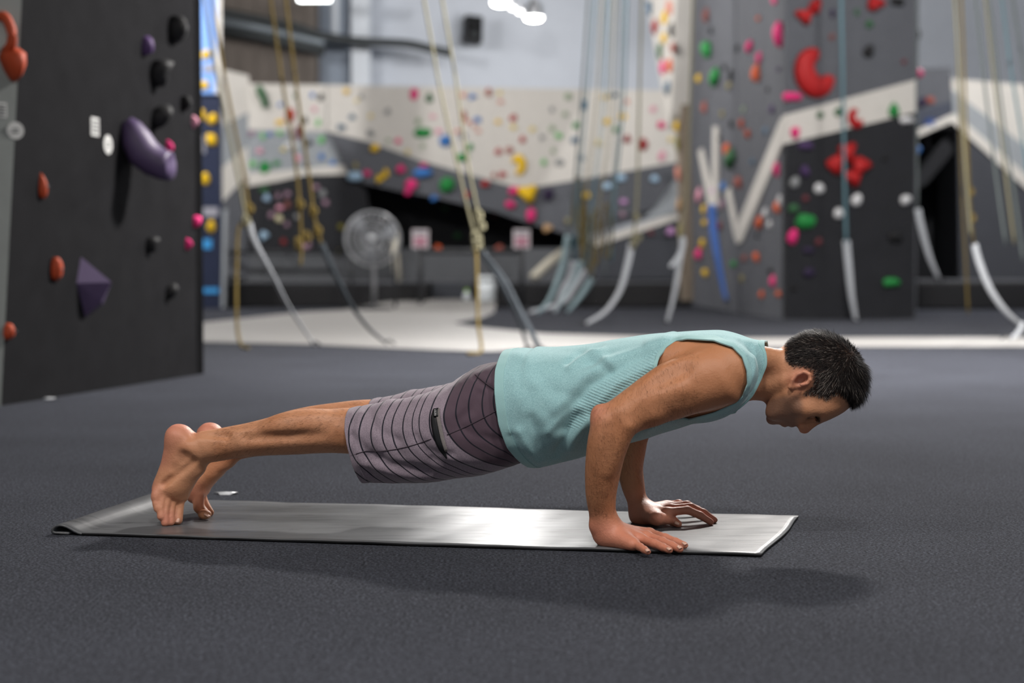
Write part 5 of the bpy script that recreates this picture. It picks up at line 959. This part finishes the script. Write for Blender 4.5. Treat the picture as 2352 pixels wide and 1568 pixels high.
def fold(V, N, segs, near=True):
    """ridges (amp>0) and creases (amp<0) along polylines given in the body's side plane"""
    d = np.zeros(len(V)); P = V[:, [0, 2]]
    for px, w, amp in segs:
        q = sz(px, -.16); dd = np.min([seg_d(P, a, b) for a, b in zip(q, q[1:])], 0); d += 1.25 * amp * np.exp(-(dd / w) ** 2)
    return V + N * d[:, None]
sidew = smooth01(np.abs(SV[:, 1]), .03, .10)[:, None]
FS = [([(1298, 832), (1318, 812), (1366, 797)], .008, -.006), ([(1306, 846), (1330, 822), (1372, 806)], .008, .005), ([(1338, 806), (1380, 822), (1405, 838)], .008, .0045), ([(1350, 830), (1400, 850)], .008, -.003),
      ([(1548, 784), (1442, 832), (1356, 882), (1310, 950), (1296, 985)], .013, -.0065), ([(1520, 780), (1420, 818), (1330, 872), (1280, 940)], .014, .005), ([(1500, 838), (1420, 880), (1370, 930)], .010, .004),
      ([(1470, 795), (1400, 812), (1345, 840)], .008, -.003), ([(1350, 965), (1320, 1000), (1303, 1032)], .011, .006), ([(1330, 955), (1300, 1000), (1270, 1050)], .010, -.007),
      ([(1225, 960), (1240, 1010), (1255, 1052)], .012, -.004), ([(1195, 990), (1212, 1030), (1230, 1062)], .009, .005), ([(1175, 1000), (1190, 1040), (1210, 1068)], .006, -.003),
      ([(1165, 805), (1200, 830), (1225, 880)], .014, .003), ([(1230, 860), (1280, 900), (1310, 905)], .014, -.0025), ([(1180, 880), (1200, 930), (1250, 960)], .018, .003), ([(1260, 990), (1290, 960), (1330, 930)], .009, .003),
      ([(1480, 990), (1500, 975), (1540, 960)], .008, .004), ([(1450, 1005), (1465, 985), (1490, 968)], .006, -.004), ([(1730, 800), (1736, 840), (1722, 885)], .004, .002), ([(1700, 785), (1730, 810)], .006, -.002)]
SV = SV + (fold(SV, SN, FS) - SV) * sidew + SN * (.0011 * vnoise(SV, 70, 5) + .0012 * vnoise(SV, 30, 6))[:, None]
hz = sz([(1138, 790), (1141, 815), (1141, 850), (1146, 900), (1156, 970), (1172, 1025), (1192, 1062), (1204, 1085)], -.12)[::-1]
nz_ = sz([(1754, 760), (1757, 785), (1758, 808), (1754, 835), (1743, 868), (1719, 908), (1693, 938), (1678, 965)], -.05)[::-1]
hemS = lambda V: np.interp(V[:, 2], hz[:, 1], hz[:, 0]) - V[:, 0]
necS = lambda V: V[:, 0] - np.interp(V[:, 2], nz_[:, 1], nz_[:, 0]) - .05 * smooth01(np.abs(V[:, 1]), .085, .115)
AH = sz([(1508, 848), (1514, 820), (1528, 799), (1548, 785), (1575, 779), (1640, 781), (1685, 795), (1708, 818), (1719, 850), (1719, 880), (1708, 908), (1690, 926), (1640, 948), (1580, 965), (1530, 950), (1510, 890)], -.17)
armS = lambda V: np.where(np.abs(V[:, 1]) > .05, np.minimum(-poly_sd(V[:, [0, 2]], AH), np.abs(V[:, 1]) - .055 - .10 * smooth01(LT(1650, 860, -.1)[2] - V[:, 2], 0, .05)), -.05)
V, T = SV, ST
for f in (hemS, necS, armS): V, T = clip_mesh(V, T, f(V))
V = lap_tri(V, T, 7)
m_sh, nt, b, n, bp, tc = cloth_nodes('teal_knit', (140, 190, 190), .85, 900., .35)
a1 = nd(nt, 'ShaderNodeAttribute', _attribute_name='rib'); sx = nd(nt, 'ShaderNodeAttribute', _attribute_name='ribpos'); wv = nd(nt, 'ShaderNodeMath', _operation='SINE'); nt.links.new(sx.outputs['Fac'], wv.inputs[0])
ml = nd(nt, 'ShaderNodeMath', _operation='MULTIPLY'); nt.links.new(a1.outputs['Fac'], ml.inputs[0]); nt.links.new(wv.outputs[0], ml.inputs[1])
ma = nd(nt, 'ShaderNodeMath', _operation='MULTIPLY_ADD'); nt.links.new(ml.outputs[0], ma.inputs[0]); ma.inputs[1].default_value = .8; nt.links.new(n.outputs['Fac'], ma.inputs[2]); nt.links.new(ma.outputs[0], bp.inputs['Height'])
# heathered yarn colour
cr = nd(nt, 'ShaderNodeValToRGB'); n3 = nd(nt, 'ShaderNodeTexNoise', Scale=420., Detail=3.); nt.links.new(tc.outputs['Object'], n3.inputs['Vector']); nt.links.new(n3.outputs['Fac'], cr.inputs[0])
cr.color_ramp.elements[0].position = .3; cr.color_ramp.elements[0].color = (*lin(134, 176, 180), 1); cr.color_ramp.elements[1].position = .7; cr.color_ramp.elements[1].color = (*lin(164, 203, 205), 1); nt.links.new(cr.outputs[0], b.inputs['Base Color'])
me = fast_mesh('tank_top', V, T)
rp = sz([(1512, 800), (1440, 845), (1370, 880), (1320, 930), (1300, 985), (1330, 985), (1372, 940), (1440, 890), (1512, 855)], -.16); rib = smooth01(-poly_sd(V[:, [0, 2]], rp), -.002, .006) * (np.abs(V[:, 1]) > .06)
q = LT(1512, 800, -.16)[[0, 2]] - LT(1320, 930, -.16)[[0, 2]]; q /= np.linalg.norm(q); nn = np.array([-q[1], q[0]]); dirn = .45 * q + .9 * nn
set_f(me, 'rib', rib); set_f(me, 'ribpos', (V[:, [0, 2]] @ np.array([.32, .95])) * 2 * math.pi / .0062)
top = solid(fin('tank_top', me, m_sh, person), .0022)
m_tr, *_ = cloth_nodes('teal_trim', (152, 192, 192), .8, 700., .3)
VN = vnormals(V, T)
for nm, f, off in (('collar', lambda X: -.0125 - necS(X), .0014), ('hem', lambda X: hemS(X) * -1 - .021, .0010), ):
    fv = f(V) if nm == 'collar' else (-hemS(V)) - .021
    cv, ct = clip_mesh(V + VN * off, T, fv)
    o = solid(fin(nm, fast_mesh(nm, cv, ct), m_tr, top), .0016)
# armhole binding: a thin rolled edge
for s in (-1, 1):
    fv = -.0075 - armS(V); fv = np.where(s * V[:, 1] < .05, 1, fv); cv, ct = clip_mesh(V + VN * .0012, T, fv); solid(fin('armhole_binding', fast_mesh('armhole_binding', cv, ct), m_tr, top), .0016)
# ---- shorts
g = Grid(LT(760, 1000, 0) * [1, 0, 0] + [-.02, -.21, .12], LT(1300, 900, 0) * [1, 0, 0] + [0, .21, .47], .003)
NS = [(775, 941, 1122, .080), (830, 931, 1116, .084), (880, 922, 1117, .087), (960, 906, 1112, .092), (1050, 884, 1099, .095), (1110, 856, 1088, .082), (1180, 824, 1064, .066)]
FSH = [(800, 930, 1095, .080), (870, 914, 1098, .085), (960, 895, 1098, .090), (1050, 876, 1090, .095), (1110, 856, 1082, .082), (1180, 828, 1062, .066)]
PV = [(1040, 884, 1098, .15), (1075, 868, 1093, .164), (1100, 850, 1088, .166), (1142, 828, 1074, .162), (1200, 820, 1054, .154), (1290, 820, 1034, .152)]
add(g, loft([pr((u, a), (u, b_), w, -.088) for u, a, b_, w in NS], 2.2, .01), 0)
add(g, loft([pr((u, a), (u, b_), w, .088) for u, a, b_, w in FSH], 2.2, .01), .006)
add(g, loft([pr((u, a), (u, b_), w, 0) for u, a, b_, w in PV], 2.4, .03), .02)
V, Q = surface_nets(g, 4); T = quads_to_tris(Q); N = vnormals(V, T)
FO = [([(1100, 905), (1085, 940), (1060, 960)], .012, -.004), ([(1130, 880), (1150, 910), (1160, 940)], .010, .004), ([(880, 925), (868, 975), (872, 1030)], .014, .004), ([(845, 950), (870, 985), (920, 1010)], .009, -.0035),
      ([(930, 930), (910, 985), (925, 1040)], .014, -.003), ([(1010, 950), (1000, 1000), (1025, 1050)], .02, .004), ([(860, 1040), (900, 1065), (980, 1082)], .011, -.006), ([(850, 1068), (920, 1090), (990, 1098)], .012, .005), ([(1000, 1050), (1050, 1075), (1100, 1080)], .01, -.004),
      ([(812, 1000), (840, 1030), (850, 1080)], .010, -.005), ([(1085, 870), (1110, 885), (1140, 905)], .005, -.004), ([(1060, 980), (1100, 1000), (1150, 1010)], .010, -.003), ([(825, 955), (822, 1010), (832, 1060)], .009, .004), ([(960, 1000), (985, 1030), (1040, 1040)], .008, -.003)]
V = V + (fold(V, N, FO) - V) * smooth01(np.abs(V[:, 1]), .04, .12)[:, None] + N * (.0012 * vnoise(V, 60, 8) + .001 * vnoise(V, 120, 9))[:, None]
h1 = sz([(783, 900), (788, 938), (795, 985), (806, 1030), (816, 1075), (828, 1118), (834, 1140)], -.15)[::-1]; h2 = sz([(850, 880), (857, 914), (870, 970), (885, 1020), (900, 1060), (912, 1100), (918, 1130)], .09)[::-1]
def hemF(V): return np.where(V[:, 1] < 0, np.interp(V[:, 2], h1[:, 1], h1[:, 0]), np.interp(V[:, 2], h2[:, 1], h2[:, 0])) - V[:, 0]
near = V[:, 1] < 0
V, T = clip_mesh(V, T, hemF(V)); V, T = clip_mesh(V, T, V[:, 0] - LT(1250, 900, 0)[0]); V = lap_tri(V, T, 3)
tz = lambda u, v: LT(u, v, -.15)
lines = np.array([tz(u, 980)[0] for u in (780, 805, 830, 858, 884, 905, 931, 953, 968, 993, 1027, 1053, 1080, 1110, 1135, 1160)])
z0 = np.interp(V[:, 0], [tz(800, 990)[0], tz(900, 980)[0], tz(1090, 925)[0], tz(1160, 900)[0]], [tz(800, 990)[2], tz(900, 978)[2], tz(1090, 925)[2], tz(1160, 900)[2]])
dz = V[:, 2] - z0; cst = V[:, 0] - np.where(dz > 0, 4.2, 4.6) * dz ** 2 + .0018 * vnoise(V, 45, 10)
kidx = np.interp(cst, lines, np.arange(len(lines)) - .0)
kidx = np.where(cst < lines[0], (cst - lines[0]) / .026, kidx)
msr, nt, b, n, bp, tc = cloth_nodes('striped_shorts_cloth', (122, 108, 116), .75, 700., .2); Ln = nt.links.new
at = nd(nt, 'ShaderNodeAttribute', _attribute_name='stripe'); fr = nd(nt, 'ShaderNodeMath', _operation='FRACT'); Ln(at.outputs['Fac'], fr.inputs[0])
sb = nd(nt, 'ShaderNodeMath', _operation='SUBTRACT'); Ln(fr.outputs[0], sb.inputs[0]); sb.inputs[1].default_value = .5; ab = nd(nt, 'ShaderNodeMath', _operation='ABSOLUTE'); Ln(sb.outputs[0], ab.inputs[0])
gt = nd(nt, 'ShaderNodeMapRange'); gt.inputs['From Min'].default_value = .425; gt.inputs['From Max'].default_value = .452; Ln(ab.outputs[0], gt.inputs['Value'])
dk = nd(nt, 'ShaderNodeMapRange'); dk.inputs['From Min'].default_value = 9.98; dk.inputs['From Max'].default_value = 10.02; Ln(at.outputs['Fac'], dk.inputs['Value'])
n4 = nd(nt, 'ShaderNodeTexNoise', Scale=500., Detail=3.); Ln(tc.outputs['Object'], n4.inputs['Vector']); cr = nd(nt, 'ShaderNodeValToRGB'); Ln(n4.outputs['Fac'], cr.inputs[0])
cr.color_ramp.elements[0].position = .3; cr.color_ramp.elements[0].color = (*lin(120, 108, 118), 1); cr.color_ramp.elements[1].position = .7; cr.color_ramp.elements[1].color = (*lin(150, 136, 146), 1)
m1 = nd(nt, 'ShaderNodeMix', _data_type='RGBA'); Ln(dk.outputs[0], m1.inputs[0]); Ln(cr.outputs[0], m1.inputs[6]); m1.inputs[7].default_value = (*lin(82, 66, 76), 1)
m2 = nd(nt, 'ShaderNodeMix', _data_type='RGBA'); Ln(gt.outputs[0], m2.inputs[0]); Ln(m1.outputs[2], m2.inputs[6]); m2.inputs[7].default_value = (*lin(26, 26, 36), 1); Ln(m2.outputs[2], b.inputs['Base Color'])
me = fast_mesh('shorts', V, T); set_f(me, 'stripe', kidx); shorts = solid(fin('shorts', me, msr, person), .002)
VN = vnormals(V, T)
cv, ct = clip_mesh(np.c_[V + VN * .0012, kidx], T, -hemF(V) - .016); me = fast_mesh('leg_hem', cv[:, :3], ct); set_f(me, 'stripe', cv[:, 3]); solid(fin('leg_hem', me, msr, shorts), .0015)
# things laid on the shorts' near side: project side-plane points on to the cloth
from mathutils.bvhtree import BVHTree
bv = BVHTree.FromPolygons([tuple(x) for x in V], [tuple(map(int, t)) for t in T])
def onto(px, tree=None, off=.001, t=-.15):
    p = LT(*px, t); hit = (tree or bv).ray_cast(Vector((p[0], -.6, p[2])), Vector((0, 1, 0)))
    if hit[0] is None: return p
    return np.array(hit[0]) + np.array(hit[1]) * off * (1 if hit[1].y < 0 else -1)
def strip(name, A, B, m, parent, off=.001, nper=6, th=.0012):
    """ribbon between two pixel polylines, laid on the cloth"""
    A = catmull(A, nper); B = catmull(B, nper); vs = []
    for a, c in zip(A, B):
        for k in range(4): vs.append(onto(a + (c - a) * k / 3, off=off))
    f = [(i * 4 + k, i * 4 + k + 1, i * 4 + k + 5, i * 4 + k + 4) for i in range(len(A) - 1) for k in range(3)]
    return solid(mobj(name, vs, f, m, parent, True), th)
m_blk = mat('black_zip', (14, 15, 18), .5, .4); m_welt = mat('grey_welt', (124, 118, 116), .8, .1, .12, 300)
pk = strip('pocket', [(1001, 938), (998, 962), (1006, 1000), (1018, 1030), (1032, 1050)], [(1006, 937), (1012, 962), (1021, 1000), (1029, 1028), (1034, 1048)], m_blk, shorts, .0012)
strip('pocket_welt', [(1007, 938), (1012, 962), (1020, 1000), (1030, 1034)], [(1016, 937), (1020, 962), (1028, 998), (1036, 1030)], m_welt, shorts, .0022)
strip('pocket_label', [(1003, 940), (1005, 956)], [(1013, 937), (1015, 954)], m_blk, shorts, .0034)
m_lt = mat('label_lettering', (190, 190, 190), .6)
for k in range(5): strip('lettering', [(1005.5 + .4 * k, 941.5 + 2.6 * k), (1005.7 + .4 * k, 942.9 + 2.6 * k)], [(1008.5 + .4 * k + (k % 2), 941 + 2.6 * k), (1008.7 + .4 * k + (k % 2), 942.4 + 2.6 * k)], m_lt, bpy.data.objects['pocket_label'], .0052, 2, .0003)
m_seam = mat('dark_seam', (58, 48, 56), .8)
pth = [onto(p, off=.0004) for p in catmull([(1150, 938), (1110, 960), (1070, 980), (1035, 995)], 6)]; tube('side_seam', pth, .0011, m_seam, shorts, 5)
pth = [onto(p, off=.0004) for p in catmull([(1000, 1004), (960, 1018), (920, 1028), (880, 1033), (845, 1034), (818, 1042), (806, 1046)], 6)]; tube('side_seam', pth, .0011, m_seam, shorts, 5)
pth = [onto(p, off=.0004) for p in catmull([(1084, 862), (1100, 872), (1120, 884), (1142, 896)], 6)]; tube('yoke_seam', pth, .0013, m_seam, shorts, 5)

# ---- head hair, brows, limb hair: tapered blades
def blades(name, P, D, N, ln, wd, cols, m, bend=.35, parent=None):
    n = len(P); S = np.cross(D, N); S /= np.linalg.norm(S, axis=1)[:, None] + 1e-9
    a = P - S * wd[:, None]; b_ = P + S * wd[:, None]; mid = P + D * ln[:, None] * .55; c = mid - S * wd[:, None] * .8; d = mid + S * wd[:, None] * .8
    D2 = D - N * bend; D2 /= np.linalg.norm(D2, axis=1)[:, None]; e = mid + D2 * ln[:, None] * .45
    V = np.stack([a, b_, c, d, e], 1).reshape(-1, 3); i = np.arange(n) * 5
    T = np.concatenate([np.stack([i, i + 1, i + 3], 1), np.stack([i, i + 3, i + 2], 1), np.stack([i + 2, i + 3, i + 4], 1)])
    me = fast_mesh(name, V, T); set_col(me, 'tint', np.repeat(cols, 5, 0)); return tag(fin(name, me, m, parent or person), kind='stuff')
mh = bpy.data.materials.new('hair'); mh.use_nodes = True; nt = mh.node_tree; b = nt.nodes['Principled BSDF']; at = nd(nt, 'ShaderNodeAttribute', _attribute_name='tint'); nt.links.new(at.outputs['Color'], b.inputs['Base Color']); b.inputs['Roughness'].default_value = .65; b.inputs['Specular IOR Level'].default_value = .18
rs = np.random.RandomState(3)
cand = np.where(hsd < -.002)[0]; sel = rs.choice(cand, 15000); P = BV[sel] + rs.normal(size=(15000, 3)) * .0012; N = BN[sel]
wh = LT(1942, 822, -.02); D = P - wh; D -= N * (D * N).sum(1)[:, None]; D /= np.linalg.norm(D, axis=1)[:, None] + 1e-6
depth = -hsd[sel]; front = smooth01(P[:, 0], LT(1925, 880, 0)[0], LT(1960, 880, 0)[0]) * (P[:, 2] < LT(1900, 850, 0)[2] + .02)
D = D * (.9 + .2 * front)[:, None] + N * (.42 + .35 * front + .12 * rs.normal(size=15000))[:, None] + rs.normal(size=P.shape) * .20 + front[:, None] * np.array([.35, 0, -.35]); D /= np.linalg.norm(D, axis=1)[:, None]
ln = (.005 + .011 * smooth01(depth, 0, .035) + .010 * front) * rs.uniform(.7, 1.25, 15000)
side = smooth01(LT(1850, 832, 0)[2] - P[:, 2], 0, .03) * smooth01(LT(1935, 880, 0)[0] - P[:, 0], 0, .03); gr = rs.uniform(size=15000) < (.06 + .40 * side)
cols = np.where(gr[:, None], np.array(lin(112, 104, 98)), np.array(lin(26, 21, 20))) * rs.uniform(.6, 1.3, (15000, 1))
blades('hair', P, D, N, ln, np.full(15000, .00045), cols, mh)
P, D, N, ln = [], [], [], []
for s in (-1, 1):
    c = LT(1878, 958, s * .034); cand = np.where(np.linalg.norm((BV - c) / [.007, .022, .014], axis=1) < 1)[0]; sel = rs.choice(cand, 150); P.append(BV[sel]); N.append(BN[sel]); D.append(BN[sel] * .4 + np.array([.25, s * 1., 0]) + rs.normal(size=(150, 3)) * .2)
P = np.concatenate(P); N = np.concatenate(N); D = np.concatenate(D); D /= np.linalg.norm(D, axis=1)[:, None]
blades('eyebrow_hair', P, D, N, np.full(len(P), .007), np.full(len(P), .00035), np.tile(np.array(lin(52, 42, 36)), (len(P), 1)), mh)
sh = (BV[:, 0] < LT(800, 990, -.08)[0]) & (BV[:, 0] > LT(500, 1030, -.08)[0]) & (BV[:, 2] > .1); fa = (BV[:, 0] > -.06) & (BV[:, 0] < .22) & (np.abs(BV[:, 1]) > .165) & (BV[:, 2] > .07) & (BV[:, 2] < .42)
cand = np.where(sh)[0]; c2 = np.where(fa)[0]; sel = np.concatenate([rs.choice(cand, 6000), rs.choice(c2, 4500)]); P = BV[sel]; N = BN[sel]
G = np.where((sel[:, None] >= 0) & (P[:, :1] < -.3), np.array([[-.8, 0, -.35]]), np.array([[.25, 0, -.9]])); D = G - N * (G * N).sum(1)[:, None]; D /= np.linalg.norm(D, axis=1)[:, None] + 1e-6; D = D + N * .45 + rs.normal(size=P.shape) * .25; D /= np.linalg.norm(D, axis=1)[:, None]
blades('limb_hair', P, D, N, rs.uniform(.006, .013, len(P)), np.full(len(P), .00011), np.tile(np.array(lin(62, 40, 28)), (len(P), 1)), mh, .5)
# ---- nails
bvb = BVHTree.FromPolygons([tuple(x) for x in BV[:, :]], [tuple(map(int, q)) for q in BQ])
m_nail = mat('nail', (214, 172, 152), .28, .5)
def nail(name, p, ax, nrm, l, w):
    p = Vector(p); loc = bvb.find_nearest(p); c = np.array(loc[0]); n = np.array(nrm, float); n /= np.linalg.norm(n); a = np.array(ax, float); a -= n * (a @ n); a /= np.linalg.norm(a); s = np.cross(n, a); vs = []; fs = []
    for i in range(5):
        for j in range(5):
            x = -1 + i * .5; y = -1 + j * .5; k = (1 - .12 * x * x)
            vs.append(c + a * l * x * (1 - .10 * y * y) + s * w * y * k + n * (.0009 - .0020 * y * y - .0006 * x * x))
    fs = [(i * 5 + j, i * 5 + j + 1, i * 5 + j + 6, i * 5 + j + 5) for i in range(4) for j in range(4)]
    return solid(mobj(name, vs, fs, m_nail, person, True), -.0006)
for (m, z), t, r in zip(rm, rt, rr):
    a = LZ(*m, z); b_ = LZ(*t, MT + r); d = b_ - a; d /= np.linalg.norm(d); nail('fingernail', b_ - d * .002 + np.array([0, -.003, r * 1.2]), d, (.12, -.30, 1), .0058, .0048)
nail('thumbnail', LZ(1554, 1199, .02) + np.array([0, -.004, .004]), (1, 0, -.35), (.3, -.7, .9), .006, .0055)
nail('toenail', LT(407, 1194, -.085), (.0, -.3, -1), (.35, -1, .35), .006, .0058)
nail('toenail', LZ(484, 1179, .028) , (1, 0, -.5), (.55, -.25, 1), .0075, .006)
